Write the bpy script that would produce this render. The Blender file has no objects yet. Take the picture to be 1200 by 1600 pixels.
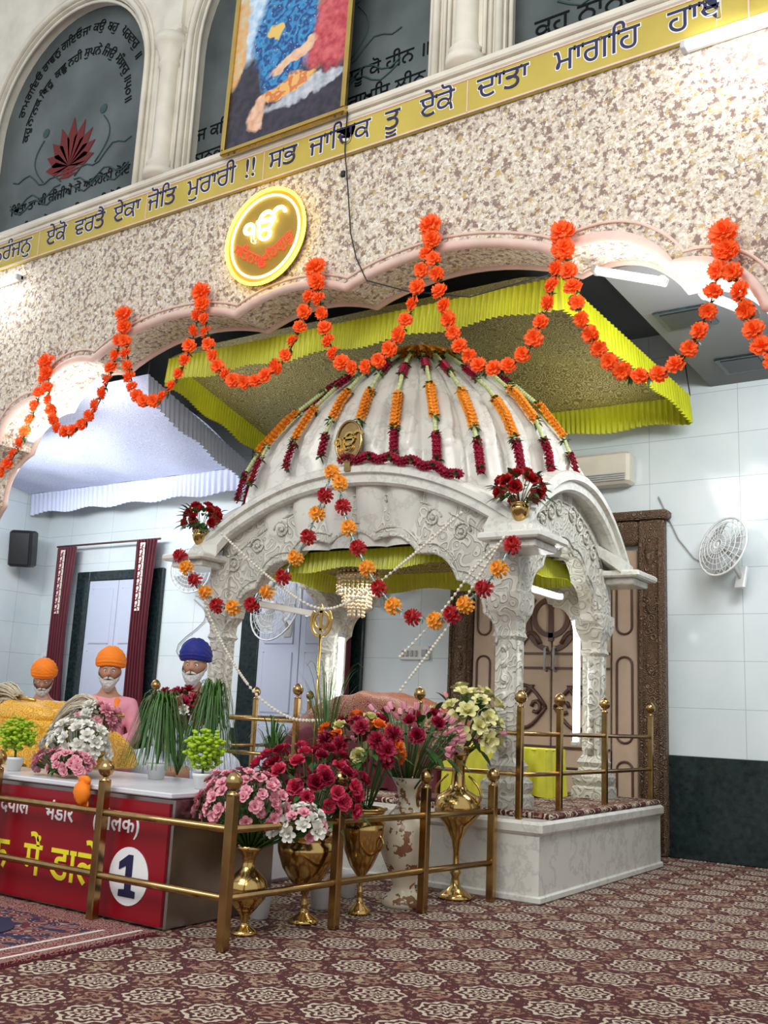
import bpy, math, random
from math import sin, cos, pi, radians, sqrt, atan2
from mathutils import Vector, Matrix, noise
random.seed(7)
SC = bpy.context.scene
COL = bpy.context.collection
try:
    SC.view_settings.view_transform = 'Standard'
except Exception: pass

# ------------------------------------------------------------------ materials
class N:
    def __init__(s, m): s.nt = m.node_tree
    def new(s, t, **k):
        n = s.nt.nodes.new(t)
        for a, b in k.items(): setattr(n, a, b)
        return n
    def set(s, sock, v):
        if v is None: return
        if hasattr(v, 'is_linked') or hasattr(v, 'links'): s.nt.links.new(v, sock)
        else: sock.default_value = v
    def m(s, op, a, b=None, c=None):
        n = s.new('ShaderNodeMath', operation=op)
        for i, x in enumerate((a, b, c)):
            if x is not None: s.set(n.inputs[i], x)
        return n.outputs[0]
    def mix(s, f, a, b):
        n = s.new('ShaderNodeMix', data_type='RGBA')
        s.set(n.inputs[0], f); s.set(n.inputs[6], a); s.set(n.inputs[7], b)
        return n.outputs[2]
    def noise(s, sc, det=2, vec=None, rough=.5):
        n = s.new('ShaderNodeTexNoise'); n.inputs['Scale'].default_value = sc
        n.inputs['Detail'].default_value = det; n.inputs['Roughness'].default_value = rough
        if vec is not None: s.nt.links.new(vec, n.inputs['Vector'])
        return n.outputs['Fac']
    def vor(s, sc, feat='F1', vec=None):
        n = s.new('ShaderNodeTexVoronoi', feature=feat); n.inputs['Scale'].default_value = sc
        if vec is not None: s.nt.links.new(vec, n.inputs['Vector'])
        return n.outputs['Distance']
    def ramp(s, f, lo, hi):
        n = s.new('ShaderNodeMapRange'); s.set(n.inputs[0], f)
        n.inputs[1].default_value = lo; n.inputs[2].default_value = hi
        return n.outputs[0]
    def xyz(s):
        t = s.new('ShaderNodeTexCoord'); sp = s.new('ShaderNodeSeparateXYZ')
        s.nt.links.new(t.outputs['Object'], sp.inputs[0])
        return t.outputs['Object'], sp.outputs[0], sp.outputs[1], sp.outputs[2]

def c4(c): return (c[0], c[1], c[2], 1)
def mat(name, col, rough=.5, metal=0, em=0, emc=None, var=0, vs=8, bump=0, bs=30, fn=None, spec=None):
    m = bpy.data.materials.new(name); m.use_nodes = True
    n = N(m); b = m.node_tree.nodes['Principled BSDF']
    b.inputs['Base Color'].default_value = c4(col)
    b.inputs['Roughness'].default_value = rough; b.inputs['Metallic'].default_value = metal
    if spec is not None: b.inputs['Specular IOR Level'].default_value = spec
    if em:
        b.inputs['Emission Color'].default_value = c4(emc or col); b.inputs['Emission Strength'].default_value = em
    o, x, y, z = n.xyz()
    if var:
        f = n.ramp(n.noise(vs, 4, o), .3, .7)
        n.set(b.inputs['Base Color'], n.mix(f, c4([k * (1 - var) for k in col]), c4([min(1, k * (1 + var * .5)) for k in col])))
    h = None
    if bump: h = n.noise(bs, 4, o)
    if fn:
        r = fn(n, o, x, y, z)
        if r.get('col') is not None: n.set(b.inputs['Base Color'], r['col'])
        if r.get('h') is not None: h = r['h']; bump = r.get('b', bump or .3)
    if h is not None:
        bn = n.new('ShaderNodeBump'); bn.inputs['Strength'].default_value = bump
        bn.inputs['Distance'].default_value = .02
        n.set(bn.inputs['Height'], h); n.set(b.inputs['Normal'], bn.outputs[0])
    return m

def f_speckle(n, o, x, y, z):
    a = n.noise(21, 5, o, .68); b = n.noise(34, 4, o, .7)
    mp = n.new('ShaderNodeMapping'); mp.inputs['Location'].default_value = (5, 3, 9); n.set(mp.inputs[0], o)
    c = n.noise(17, 4, mp.outputs[0], .7); d = n.noise(26, 4, mp.outputs[0], .7)
    base = n.mix(n.ramp(b, .42, .58), (.74, .66, .54, 1), (.50, .42, .34, 1))
    base = n.mix(n.ramp(d, .56, .60), base, (.82, .77, .67, 1))
    base = n.mix(n.ramp(a, .52, .57), base, (.25, .17, .14, 1))
    base = n.mix(n.ramp(c, .58, .62), base, (.50, .37, .15, 1))
    return dict(col=base, h=b, b=.5)
def f_carpet(n, o, x, y, z):
    S = .34
    px = n.m('DIVIDE', x, S); py = n.m('DIVIDE', y, S)
    def cell(ox, oy):
        cx = n.m('SUBTRACT', n.m('FRACT', n.m('ADD', px, ox)), .5); cy = n.m('SUBTRACT', n.m('FRACT', n.m('ADD', py, oy)), .5)
        r = n.m('SQRT', n.m('ADD', n.m('MULTIPLY', cx, cx), n.m('MULTIPLY', cy, cy)))
        return cx, cy, r, n.m('ARCTAN2', cy, cx)
    cx, cy, r, a = cell(100, 100)
    wob = n.m('MULTIPLY', n.noise(34, 3, o, .6), 5.0)
    pet = n.m('SINE', n.m('MULTIPLY', a, 8.0)); pet2 = n.m('SINE', n.m('MULTIPLY', a, 16.0))
    w = n.m('ADD', n.m('ADD', n.m('MULTIPLY', r, 54.0), n.m('MULTIPLY', pet, 1.6)), wob)
    rings = n.m('GREATER_THAN', n.m('ADD', n.m('SINE', w), n.m('MULTIPLY', pet2, .55)), .18)
    inside = n.m('LESS_THAN', n.m('ADD', r, n.m('MULTIPLY', pet, .02)), .41)
    med = n.m('MULTIPLY', rings, inside)
    cx2, cy2, r2, a2 = cell(100.5, 100.5)
    p2 = n.m('SINE', n.m('MULTIPLY', a2, 4.0))
    w2 = n.m('ADD', n.m('ADD', n.m('MULTIPLY', r2, 40.0), n.m('MULTIPLY', p2, 2.0)), wob)
    f2 = n.m('MULTIPLY', n.m('GREATER_THAN', n.m('SINE', w2), .3), n.m('LESS_THAN', r2, .25))
    sq = n.m('GREATER_THAN', n.noise(30, 2, o, .5), .57)
    out = n.m('MULTIPLY', sq, n.m('SUBTRACT', 1.0, inside))
    allc = n.m('MAXIMUM', med, n.m('MAXIMUM', f2, out))
    fiber = n.noise(160, 2, o)
    dark = n.mix(fiber, (.035, .006, .007, 1), (.10, .014, .016, 1))
    tan = n.mix(n.ramp(n.noise(9, 2, o), .4, .6), (.40, .30, .20, 1), (.24, .11, .07, 1))
    tan = n.mix(med, tan, (.52, .45, .34, 1))
    return dict(col=n.mix(allc, dark, tan), h=fiber, b=.35)
def f_rug(n, o, x, y, z):
    v = n.vor(9, 'F1', o)
    w = n.m('SINE', n.m('MULTIPLY', v, 40.0))
    base = n.mix(n.m('GREATER_THAN', w, .55), (.13, .01, .02, 1), (.34, .25, .2, 1))
    base = n.mix(n.m('GREATER_THAN', n.noise(12, 3, o), .55), base, (.015, .015, .06, 1))
    return dict(col=base, h=n.noise(150, 2, o), b=.3)
def tilefn(axis, tw, th, c1, c2, line):
    def f(n, o, x, y, z):
        u = x if axis == 'x' else y
        lx = n.m('LESS_THAN', n.m('FRACT', n.m('DIVIDE', n.m('ADD', u, 60.0), tw)), .006)
        lz = n.m('LESS_THAN', n.m('FRACT', n.m('DIVIDE', n.m('SUBTRACT', z, .94 - 6 * th), th)), .012)
        l = n.m('MAXIMUM', lx, lz)
        base = n.mix(n.ramp(n.noise(1.5, 3, o), .3, .7), c4(c1), c4(c2))
        return dict(col=n.mix(l, base, c4(line)), h=n.m('SUBTRACT', 1.0, l), b=.2)
    return f
def f_marble(n, o, x, y, z):
    a = n.noise(3, 8, o, .65); v = n.m('ABSOLUTE', n.m('SUBTRACT', a, .5)); g = n.noise(1.4, 3, o)
    c = n.mix(n.ramp(v, 0, .035), (.56, .55, .50, 1), (.70, .69, .62, 1))
    return dict(col=n.mix(n.ramp(g, .55, .8), c, (.48, .46, .40, 1)), h=a, b=.05)
def f_carved(n, o, x, y, z):
    wv = n.new('ShaderNodeTexNoise'); wv.inputs['Scale'].default_value = 4
    n.set(wv.inputs['Vector'], o)
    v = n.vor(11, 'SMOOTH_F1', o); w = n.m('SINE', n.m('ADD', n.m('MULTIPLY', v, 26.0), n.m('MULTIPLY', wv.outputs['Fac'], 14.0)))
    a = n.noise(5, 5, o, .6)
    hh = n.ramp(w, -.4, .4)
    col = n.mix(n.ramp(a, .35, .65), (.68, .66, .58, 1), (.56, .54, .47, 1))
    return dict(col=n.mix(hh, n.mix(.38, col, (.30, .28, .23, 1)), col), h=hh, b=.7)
def f_brocade(c1, c2, sc):
    def f(n, o, x, y, z):
        v = n.vor(sc, 'F1', o); w = n.m('SINE', n.m('MULTIPLY', v, 22.0))
        g = n.m('GREATER_THAN', w, .2)
        return dict(col=n.mix(g, c4(c1), c4(c2)), h=g, b=.15)
    return f
def f_vase(n, o, x, y, z):
    a = n.noise(9, 3, o, .6)
    return dict(col=n.mix(n.m('GREATER_THAN', a, .56), (.66, .58, .44, 1), (.24, .11, .05, 1)))
def f_wood(n, o, x, y, z):
    v = n.vor(14, 'F1', o); w = n.m('SINE', n.m('MULTIPLY', v, 30.0))
    return dict(col=n.mix(n.ramp(w, -.5, .5), (.09, .05, .028, 1), (.22, .135, .08, 1)), h=w, b=.6)
def f_glass(n, o, x, y, z):
    a = n.noise(1.3, 3, o)
    return dict(col=n.mix(n.ramp(a, .3, .7), (.055, .068, .066, 1), (.13, .15, .15, 1)))
def f_paint(n, o, x, y, z):
    wx = n.m('ADD', x, n.m('MULTIPLY', n.m('SUBTRACT', n.noise(3.5, 3, o), .5), .35))
    mp = n.new('ShaderNodeMapping'); mp.inputs['Location'].default_value = (3, 8, 5); n.set(mp.inputs[0], o)
    wz = n.m('ADD', z, n.m('MULTIPLY', n.m('SUBTRACT', n.noise(3.5, 3, mp.outputs[0]), .5), .35))
    def blob(cx, cz, rx, rz, tilt=0):
        dx = n.m('SUBTRACT', wx, cx); dz = n.m('ADD', n.m('SUBTRACT', wz, cz), n.m('MULTIPLY', dx, tilt))
        a = n.m('DIVIDE', dx, rx); b = n.m('DIVIDE', dz, rz)
        r = n.m('SQRT', n.m('ADD', n.m('MULTIPLY', a, a), n.m('MULTIPLY', b, b)))
        return n.m('SUBTRACT', 1.0, n.ramp(r, .86, 1.08))
    fine = n.ramp(n.noise(12, 4, o), .35, .65)
    c = n.mix(fine, (.012, .012, .02, 1), (.04, .03, .05, 1))
    c = n.mix(blob(-.45, 1.65, .50, .70), c, n.mix(fine, (.35, .55, .75, 1), (.65, .75, .82, 1)))
    c = n.mix(blob(-.66, 1.25, .14, .55), c, n.mix(fine, (.7, .35, .12, 1), (.6, .5, .3, 1)))
    c = n.mix(blob(.52, 1.45, .30, .55), c, n.mix(fine, (.42, .25, .12, 1), (.25, .3, .25, 1)))
    c = n.mix(blob(.50, .95, .30, .42), c, n.mix(fine, (.40, .02, .04, 1), (.62, .12, .12, 1)))
    w = n.m('SINE', n.m('ADD', n.m('MULTIPLY', n.noise(6, 3, o), 34.0), n.m('MULTIPLY', x, 12.0)))
    robe = n.mix(n.ramp(w, -1, 1), (.003, .04, .20, 1), (.03, .26, .52, 1))
    robe = n.mix(n.m('LESS_THAN', n.vor(20, 'F1', o), .14), robe, (.6, .45, .12, 1))
    c = n.mix(blob(-.05, 1.15, .38, .72), c, robe)
    c = n.mix(blob(.22, .40, .46, .10, -.2), c, n.mix(fine, (.55, .56, .60, 1), (.30, .33, .38, 1)))
    c = n.mix(blob(.02, .52, .34, .10, -.15), c, n.mix(n.ramp(w, -.2, .2), (.75, .42, .12, 1), (.60, .18, .05, 1)))
    c = n.mix(blob(-.32, .34, .13, .17, -.6), c, n.mix(fine, (.62, .32, .18, 1), (.78, .50, .34, 1)))
    c = n.mix(blob(.06, .80, .28, .07, -.3), c, n.mix(fine, (.68, .38, .22, 1), (.80, .55, .36, 1)))
    c = n.mix(blob(-.18, 1.15, .10, .09), c, (.75, .50, .12, 1))
    return dict(col=c)

M = {}
M['speckle'] = mat('speckled_wallpaper', (.7, .6, .5), .8, fn=f_speckle)
M['cream'] = mat('cream_plaster', (.72, .67, .56), .5, var=.15, vs=3)
M['pink'] = mat('pink_beige_paint', (.70, .50, .42), .5, var=.1)
M['carpet'] = mat('carpet', (.2, .05, .05), .95, fn=f_carpet)
M['rug'] = mat('rug', (.3, .02, .03), .95, fn=f_rug)
M['rugborder'] = mat('rug_border', (.25, .015, .03), .95, fn=f_brocade((.16, .008, .015), (.32, .22, .18), 24))
M['navy'] = mat('navy', (.01, .015, .06), .6)
M['tile'] = mat('white_wall_tile', (.7, .75, .76), .10, fn=tilefn('x', .9, .45, (.63, .71, .73), (.73, .79, .80), (.40, .46, .48)))
M['tiley'] = mat('white_side_tile', (.7, .75, .76), .10, fn=tilefn('y', .9, .45, (.63, .71, .73), (.73, .79, .80), (.40, .46, .48)))
M['dado'] = mat('dark_green_marble', (.016, .028, .030), .15, var=.5, vs=20)
M['ceil'] = mat('grey_ceiling', (.16, .165, .17), .7)
M['marble'] = mat('white_marble', (.7, .7, .66), .22, fn=f_marble)
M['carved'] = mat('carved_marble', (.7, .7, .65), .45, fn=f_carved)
M['brass'] = mat('polished_brass', (.56, .37, .13), .16, 1, var=.15, vs=12)
M['brassd'] = mat('aged_brass', (.42, .27, .11), .22, 1, var=.25, vs=10)
M['gold'] = mat('gold', (.62, .42, .12), .25, 1, var=.1)
M['steel'] = mat('brushed_steel', (.40, .37, .35), .28, 1, var=.15, vs=3)
M['red'] = mat('red_vinyl', (.26, .004, .012), .3)
M['white'] = mat('white_paint', (.74, .75, .74), .4)
M['whitetop'] = mat('white_top', (.66, .66, .70), .3)
M['yellowtxt'] = mat('yellow_print', (.85, .75, .02), .5)
M['whitetxt'] = mat('white_print', (.85, .85, .85), .5)
M['navytxt'] = mat('navy_print', (.012, .010, .06), .5)
M['blacktxt'] = mat('black_print', (.004, .005, .006), .6, spec=.1)
M['banner'] = mat('olive_yellow_banner', (.50, .38, .06), .45, var=.15, vs=2)
M['frill'] = mat('yellow_satin', (.52, .54, .015), .32, var=.12, vs=5)
M['broc'] = mat('olive_brocade', (.3, .25, .1), .5, fn=f_brocade((.14, .11, .025), (.36, .31, .11), 14))
M['lav'] = mat('lavender_fabric', (.55, .57, .74), .6, fn=f_brocade((.46, .50, .68), (.58, .62, .78), 14))
M['lavf'] = mat('lavender_frill', (.55, .59, .76), .5)
M['maroon'] = mat('maroon_cloth', (.10, .004, .014), .6, var=.2)
M['maroonb'] = mat('maroon_brocade', (.15, .01, .03), .5, fn=f_brocade((.13, .008, .02), (.30, .14, .05), 26))
M['goldcloth'] = mat('golden_cloth', (.75, .42, .03), .45, fn=f_brocade((.62, .27, .01), (.78, .48, .06), 20))
M['yellowc'] = mat('yellow_cloth', (.62, .60, .04), .6, var=.15)
M['wood'] = mat('carved_dark_wood', (.15, .09, .05), .4, fn=f_wood)
M['beige'] = mat('beige_door_panel', (.52, .38, .27), .35, var=.08)
M['brown'] = mat('brown_wood', (.10, .045, .03), .4, var=.2)
M['doorw'] = mat('white_door', (.52, .56, .68), .4)
M['glass'] = mat('dark_glass', (.15, .17, .17), .35, fn=f_glass, spec=.25)
M['lotus'] = mat('red_lotus_print', (.16, .025, .025), .5, spec=.1)
M['leafline'] = mat('teal_print', (.05, .09, .09), .5, spec=.1)
M['neony'] = mat('neon_yellow', (1, .75, .1), .5, em=7, emc=(1, .68, .03))
M['neonw'] = mat('neon_warm_white', (1, .9, .5), .5, em=6, emc=(1, .90, .42))
M['neonr'] = mat('neon_red', (1, .05, .02), .5, em=1.2, emc=(1, .03, .02))
M['neonb'] = mat('sign_back_glow', (.22, .14, .01), .5, em=.12, emc=(.8, .42, .0))  # board emits faintly: glow of the neon rings put into its material
M['tube'] = mat('lit_tube', (1, 1, 1), .5, em=16, emc=(.95, .98, 1))
M['black'] = mat('black_plastic', (.010, .010, .012), .4)
M['grey'] = mat('grey_plastic', (.40, .41, .42), .4)
M['green'] = mat('leaf_green', (.035, .11, .018), .5, var=.3, vs=20)
M['grass'] = mat('grass_green', (.05, .14, .02), .5, var=.4, vs=12)
M['lime'] = mat('lime_foliage', (.33, .52, .01), .5, var=.3, vs=30)
M['stem'] = mat('stem_green', (.04, .10, .015), .6)
M['orange'] = mat('glowing_orange_petal', (1.0, .13, .015), .6, em=.12, emc=(1, .10, .01), var=.3, vs=30)  # petals made slightly self-lit so the garlands look brighter
M['marig'] = mat('marigold', (.92, .36, .03), .6, var=.25, vs=30)
M['redp'] = mat('red_petal', (.45, .006, .01), .55, var=.35, vs=30)
M['crim'] = mat('crimson_petal', (.36, .006, .04), .55, var=.35, vs=30)
M['rosep'] = mat('pink_rose_petal', (.70, .05, .12), .5, var=.3, vs=30)
M['pinkp'] = mat('light_pink_petal', (.80, .33, .40), .5, var=.25, vs=30)
M['whitep'] = mat('white_petal', (.76, .74, .66), .5, var=.1, vs=30)
M['creamp'] = mat('cream_yellow_petal', (.72, .68, .30), .5, var=.15, vs=30)
M['orangep'] = mat('peach_petal', (.90, .22, .03), .5, var=.2, vs=30)
M['jas'] = mat('jasmine', (.55, .62, .28), .6, var=.3, vs=40)
M['pearl'] = mat('pearl_bead', (.74, .70, .58), .25)
M['tinsel'] = mat('silver_tinsel', (.35, .48, .45), .3, .5)
M['vasem'] = mat('painted_vase', (.7, .65, .55), .25, fn=f_vase)
M['skin'] = mat('skin', (.42, .21, .13), .5, var=.1, vs=20)
M['turbo'] = mat('orange_turban_cloth', (.88, .22, .005), .7, var=.1)
M['turbb'] = mat('blue_turban_cloth', (.008, .012, .20), .7, var=.2)
M['beard'] = mat('white_hair', (.58, .57, .55), .8, var=.25, vs=60, bump=.6, bs=90)
M['shirtp'] = mat('pink_shirt', (.72, .28, .36), .7, var=.1)
M['shirtw'] = mat('white_shirt', (.62, .66, .76), .7, var=.08)
M['hair'] = mat('cream_whisk_hair', (.60, .53, .40), .8, var=.25, vs=50)
M['crystal'] = mat('crystal', (.70, .60, .42), .1, .3)
M['painting'] = mat('painted_canvas', (.1, .1, .2), .35, fn=f_paint)

# ------------------------------------------------------------------ mesh builder
class MB:
    def __init__(s): s.v = []; s.f = []; s.s = []; s.m = []
    def add(s, vs, fs, mi=0, sm=True, mx=None):
        o = len(s.v)
        if mx is not None: vs = [tuple(mx @ Vector(p)) for p in vs]
        s.v += [tuple(p) for p in vs]
        for f in fs: s.f.append([i + o for i in f]); s.s.append(sm); s.m.append(mi)
        return s
    def box(s, x0, x1, y0, y1, z0, z1, mi=0, bev=0, mx=None):
        if bev:
            b = bev; P = []
            for (z, i) in ((z0, b), (z0 + b, 0), (z1 - b, 0), (z1, b)):
                P.append([(x0 + i + b, y0 + i, z), (x1 - i - b, y0 + i, z), (x1 - i, y0 + i + b, z), (x1 - i, y1 - i - b, z), (x1 - i - b, y1 - i, z), (x0 + i + b, y1 - i, z), (x0 + i, y1 - i - b, z), (x0 + i, y0 + i + b, z)])
            v = sum(P, []); f = [[7, 6, 5, 4, 3, 2, 1, 0], [24 + i for i in range(8)]]
            for k in range(3):
                for i in range(8): f.append([k * 8 + i, k * 8 + (i + 1) % 8, k * 8 + 8 + (i + 1) % 8, k * 8 + 8 + i])
            return s.add(v, f, mi, False, mx)
        v = [(x0, y0, z0), (x1, y0, z0), (x1, y1, z0), (x0, y1, z0), (x0, y0, z1), (x1, y0, z1), (x1, y1, z1), (x0, y1, z1)]
        return s.add(v, [[3, 2, 1, 0], [4, 5, 6, 7], [0, 1, 5, 4], [1, 2, 6, 5], [2, 3, 7, 6], [3, 0, 4, 7]], mi, False, mx)
    def lathe(s, prof, n=24, c=(0, 0, 0), mi=0, sm=True, ph=0, rf=None, sx=1, sy=1, mx=None):
        v = []
        for (r, z) in prof:
            for i in range(n):
                a = 2 * pi * i / n + ph; k = r * (rf(a, z) if rf else 1)
                v.append((c[0] + k * cos(a) * sx, c[1] + k * sin(a) * sy, c[2] + z))
        f = []
        for j in range(len(prof) - 1):
            for i in range(n): f.append([j * n + i, j * n + (i + 1) % n, (j + 1) * n + (i + 1) % n, (j + 1) * n + i])
        f.append([i for i in range(n)][::-1]); f.append([(len(prof) - 1) * n + i for i in range(n)])
        return s.add(v, f, mi, sm, mx)
    def ball(s, c, r, n=10, mi=0, sx=1, sy=1, sz=1, bump=0, fr=3):
        m = max(4, n // 2 + 1); v = []; f = []
        for j in range(m + 1):
            t = pi * j / m
            for i in range(n):
                a = 2 * pi * i / n; d = Vector((sin(t) * cos(a), sin(t) * sin(a), cos(t)))
                k = r * (1 + (bump * noise.noise(d * fr + Vector(c) * 7) if bump else 0))
                v.append((c[0] + d.x * k * sx, c[1] + d.y * k * sy, c[2] + d.z * k * sz))
        for j in range(m):
            for i in range(n): f.append([j * n + i, (j + 1) * n + i, (j + 1) * n + (i + 1) % n, j * n + (i + 1) % n])
        return s.add(v, f, mi, True)
    def tube(s, pts, r, n=8, mi=0, sm=True, closed=False):
        P = [Vector(p) for p in pts]; L = len(P); v = []; f = []; up = Vector((0, 0, 1)); prev = None
        for i, p in enumerate(P):
            if closed: t = P[(i + 1) % L] - P[i - 1]
            else: t = P[min(i + 1, L - 1)] - P[max(i - 1, 0)]
            t.normalize()
            if prev is None:
                a = t.cross(up)
                if a.length < .05: a = t.cross(Vector((1, 0, 0)))
            else: a = prev - t * prev.dot(t)
            a.normalize(); b = t.cross(a); prev = a
            rr = r[i] if isinstance(r, (list, tuple)) else r
            for k in range(n):
                an = 2 * pi * k / n; v.append(tuple(p + a * rr * cos(an) + b * rr * sin(an)))
        for i in range(L if closed else L - 1):
            for k in range(n):
                i2 = (i + 1) % L
                f.append([i * n + k, i * n + (k + 1) % n, i2 * n + (k + 1) % n, i2 * n + k])
        if not closed: f.append(list(range(n))[::-1]); f.append([(L - 1) * n + k for k in range(n)])
        return s.add(v, f, mi, sm)
    def grid(s, nu, nv, fn, mi=0, sm=True):
        v = [fn(i / (nu - 1), j / (nv - 1)) for j in range(nv) for i in range(nu)]
        f = [[j * nu + i, j * nu + i + 1, (j + 1) * nu + i + 1, (j + 1) * nu + i] for j in range(nv - 1) for i in range(nu - 1)]
        return s.add(v, f, mi, sm)
    def petal(s, L, W, tilt, curl, az, r0, z0, mi=0, ruf=0, mx=None, cup=.25, rows=4):
        v = []; rr = r0; hh = z0; ca, sa = cos(az), sin(az)
        for j in range(rows):
            t = j / (rows - 1); w = W * (.35 + .65 * sin(pi * (.12 + .62 * t)))
            ang = radians(tilt - curl * t)
            for k in (-1, -.5, 0, .5, 1):
                q = ruf * random.uniform(-1, 1) * t
                x = rr + q * .5 - abs(k) * .12 * L * t - k * k * cup * W * .4 * sin(max(0, ang)); y = w * k * .5; z = hh + cup * W * k * k * .5 * max(.2, cos(ang)) + q
                v.append((x * ca - y * sa, x * sa + y * ca, z))
            rr += cos(ang) * L / (rows - 1); hh += sin(ang) * L / (rows - 1)
        f = [[j * 5 + i, j * 5 + i + 1, j * 5 + i + 6, j * 5 + i + 5] for j in range(rows - 1) for i in range(4)]
        return s.add(v, f, mi, True, mx)
    def addmesh(s, me, mi=0, sm=False, mx=None, fn=None):
        vs = [tuple(v.co) for v in me.vertices]
        if fn: vs = [fn(*p) for p in vs]
        return s.add(vs, [list(p.vertices) for p in me.polygons], mi, sm, mx)

def link(o): COL.objects.link(o); return o
def mesh(name, mb, mats):
    me = bpy.data.meshes.new(name); me.from_pydata(mb.v, [], mb.f)
    for m in mats: me.materials.append(m)
    me.polygons.foreach_set('use_smooth', mb.s); me.polygons.foreach_set('material_index', mb.m)
    me.update(); return me
def obj(name, data, loc=(0, 0, 0), rot=(0, 0, 0), parent=None):
    o = link(bpy.data.objects.new(name, data)); o.location = loc; o.rotation_euler = rot
    if parent: o.parent = parent
    return o
def mats_of(m): return [M[k] for k in (m if isinstance(m, (list, tuple)) else [m])]
def tag(o, label, cat, group=None, kind=None):
    o['label'] = label; o['category'] = cat
    if group: o['group'] = group
    if kind: o['kind'] = kind
    return o
def thing(name, label, cat, parts, loc=(0, 0, 0), rot=0, group=None, kind=None):
    rz = rot if isinstance(rot, tuple) else (0, 0, rot)
    if len(parts) == 1:
        o = obj(name, mesh(name, parts[0][1], mats_of(parts[0][2])), loc, rz)
    else:
        o = obj(name, None, loc, rz); o.empty_display_size = .1
        for p in parts:
            q = obj(p[0], mesh(p[0], p[1], mats_of(p[2])), parent=o)
            if len(p) > 3: q['label'] = p[3]
    return tag(o, label, cat, group, kind)
def struct(name, mb, m, parent=None):
    o = obj(name, mesh(name, mb, mats_of(m)), parent=parent); o['kind'] = 'structure'; return o

def evalmesh(o):
    dg = bpy.context.evaluated_depsgraph_get()
    me = bpy.data.meshes.new_from_object(o.evaluated_get(dg)); bpy.data.objects.remove(o, do_unlink=True); return me
def toxz(x, y, z): return (x, -z, y)
def plate(polys, d, off=0, res=None):
    c = bpy.data.curves.new('t', 'CURVE'); c.dimensions = '2D'; c.fill_mode = 'BOTH'; c.extrude = d
    for p in polys:
        sp = c.splines.new('POLY'); sp.points.add(len(p) - 1)
        for i, q in enumerate(p): sp.points[i].co = (q[0], q[1], 0, 1)
        sp.use_cyclic_u = True
    return evalmesh(link(bpy.data.objects.new('t', c)))
def textmesh(body, size, ext=.003, off=0, align='CENTER'):
    c = bpy.data.curves.new('t', 'FONT'); c.body = body; c.size = size; c.extrude = ext; c.offset = off
    c.align_x = align; c.resolution_u = 3
    return evalmesh(link(bpy.data.objects.new('t', c)))
def circ(cx, cy, r, n=40, ry=None): return [(cx + r * cos(2 * pi * i / n), cy + (ry or r) * sin(2 * pi * i / n)) for i in range(n)]
def foils(pts, sag=.28, n=10):
    out = []
    for a, b in zip(pts, pts[1:]):
        dx, dy = b[0] - a[0], b[1] - a[1]; L = sqrt(dx * dx + dy * dy); nx, ny = -dy / L, dx / L
        sg = sag(L) if callable(sag) else sag
        for i in range(n):
            t = i / n; h = sg * L * sin(pi * t) ** .8
            out.append((a[0] + dx * t + nx * h, a[1] + dy * t + ny * h))
    out.append(pts[-1]); return out

# ------------------------------------------------------------------ camera
p_, r_, yw = radians(11.5), radians(2.7), radians(34)
Fh = Vector((-sin(yw), cos(yw), 0)); R0 = Vector((cos(yw), sin(yw), 0)); Zv = Vector((0, 0, 1))
F = cos(p_) * Fh + sin(p_) * Zv; U0 = -sin(p_) * Fh + cos(p_) * Zv
R = cos(r_) * R0 + sin(r_) * U0; U = cos(r_) * U0 - sin(r_) * R0
cd = bpy.data.cameras.new('camera'); cam = link(bpy.data.objects.new('camera', cd))
cd.sensor_fit = 'VERTICAL'; cd.sensor_height = 36; cd.lens = 1550 / 1600 * 36; cd.clip_start = .05
mx = Matrix((R, U, -F)).transposed().to_4x4(); mx.translation = (0, 0, 1.2); cam.matrix_world = mx
SC.camera = cam

# ------------------------------------------------------------------ room shell
YW, YW2, YB = 6.3, 6.75, 9.75
struct('floor', MB().box(-17, 7, -5, 10.2, -.1, 0), 'carpet')
struct('wall_back', MB().box(-13, 5, YB, YB + .15, 0, 5.3), 'tile')
struct('wall_left', MB().box(-13.1, -12.85, YW2, YB, 0, 5.3), 'tiley')
struct('baseboard_back', MB().box(-12.85, 5, YB - .03, YB, 0, .94, bev=.008), 'dado')
struct('baseboard_left', MB().box(-12.85, -12.82, YW2, YB - .03, 0, .94), 'dado')
cb = MB().box(-2.62, 5, YW2, YB, 4.6, 4.7); cb.box(-13, -2.62, YW2, YB, 5.25, 5.35); cb.box(-2.66, -2.62, YW2, YB, 4.6, 5.3)
struct('ceiling', cb, 'ceil')
AC = -5.35
cus = [(-4.45, 2.6), (-4.38, 3.30), (-4.0, 3.88), (-3.38, 4.30), (-2.55, 4.60), (-.62, 4.72)]
cus = cus + [(-x, z) for x, z in cus[::-1]]
cus = [(AC + x, z) for x, z in cus]
SG = lambda L: .105 if L > 1.0 else .19
ar = [(AC - 4.45, 0)] + foils(cus, SG, 14) + [(AC + 4.45, 0)]
poly = [(-15, 0), (-15, 6.3), (3, 6.3), (3, 0)] + ar[::-1]
me = plate([poly], (YW2 - YW) / 2)
struct('wall_front', MB().addmesh(me, fn=lambda x, y, z: (x, (YW + YW2) / 2 - z, y)), 'speckle')
rim = MB(); rim.tube([(x, YW - .01, z) for x, z in ar], .04, 8)
struct('trim_1', rim, 'pink')
rb = MB(); rb.tube([(x, YW2, z) for x, z in ar], .03, 8); struct('trim_2', rb, 'pink')
rr2 = MB(); rr2.tube([(x, YW - .006, z) for x, z in foils([(x + (.0 if abs(x - AC) < 3 else (.09 if x > AC else -.09)), z + .09) for x, z in cus], SG, 14)], .012, 6); struct('trim_3', rr2, 'pink')
wins = [(-8.95, 1.33), (-5.45, 1.45), (-1.9, 1.4)]
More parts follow.
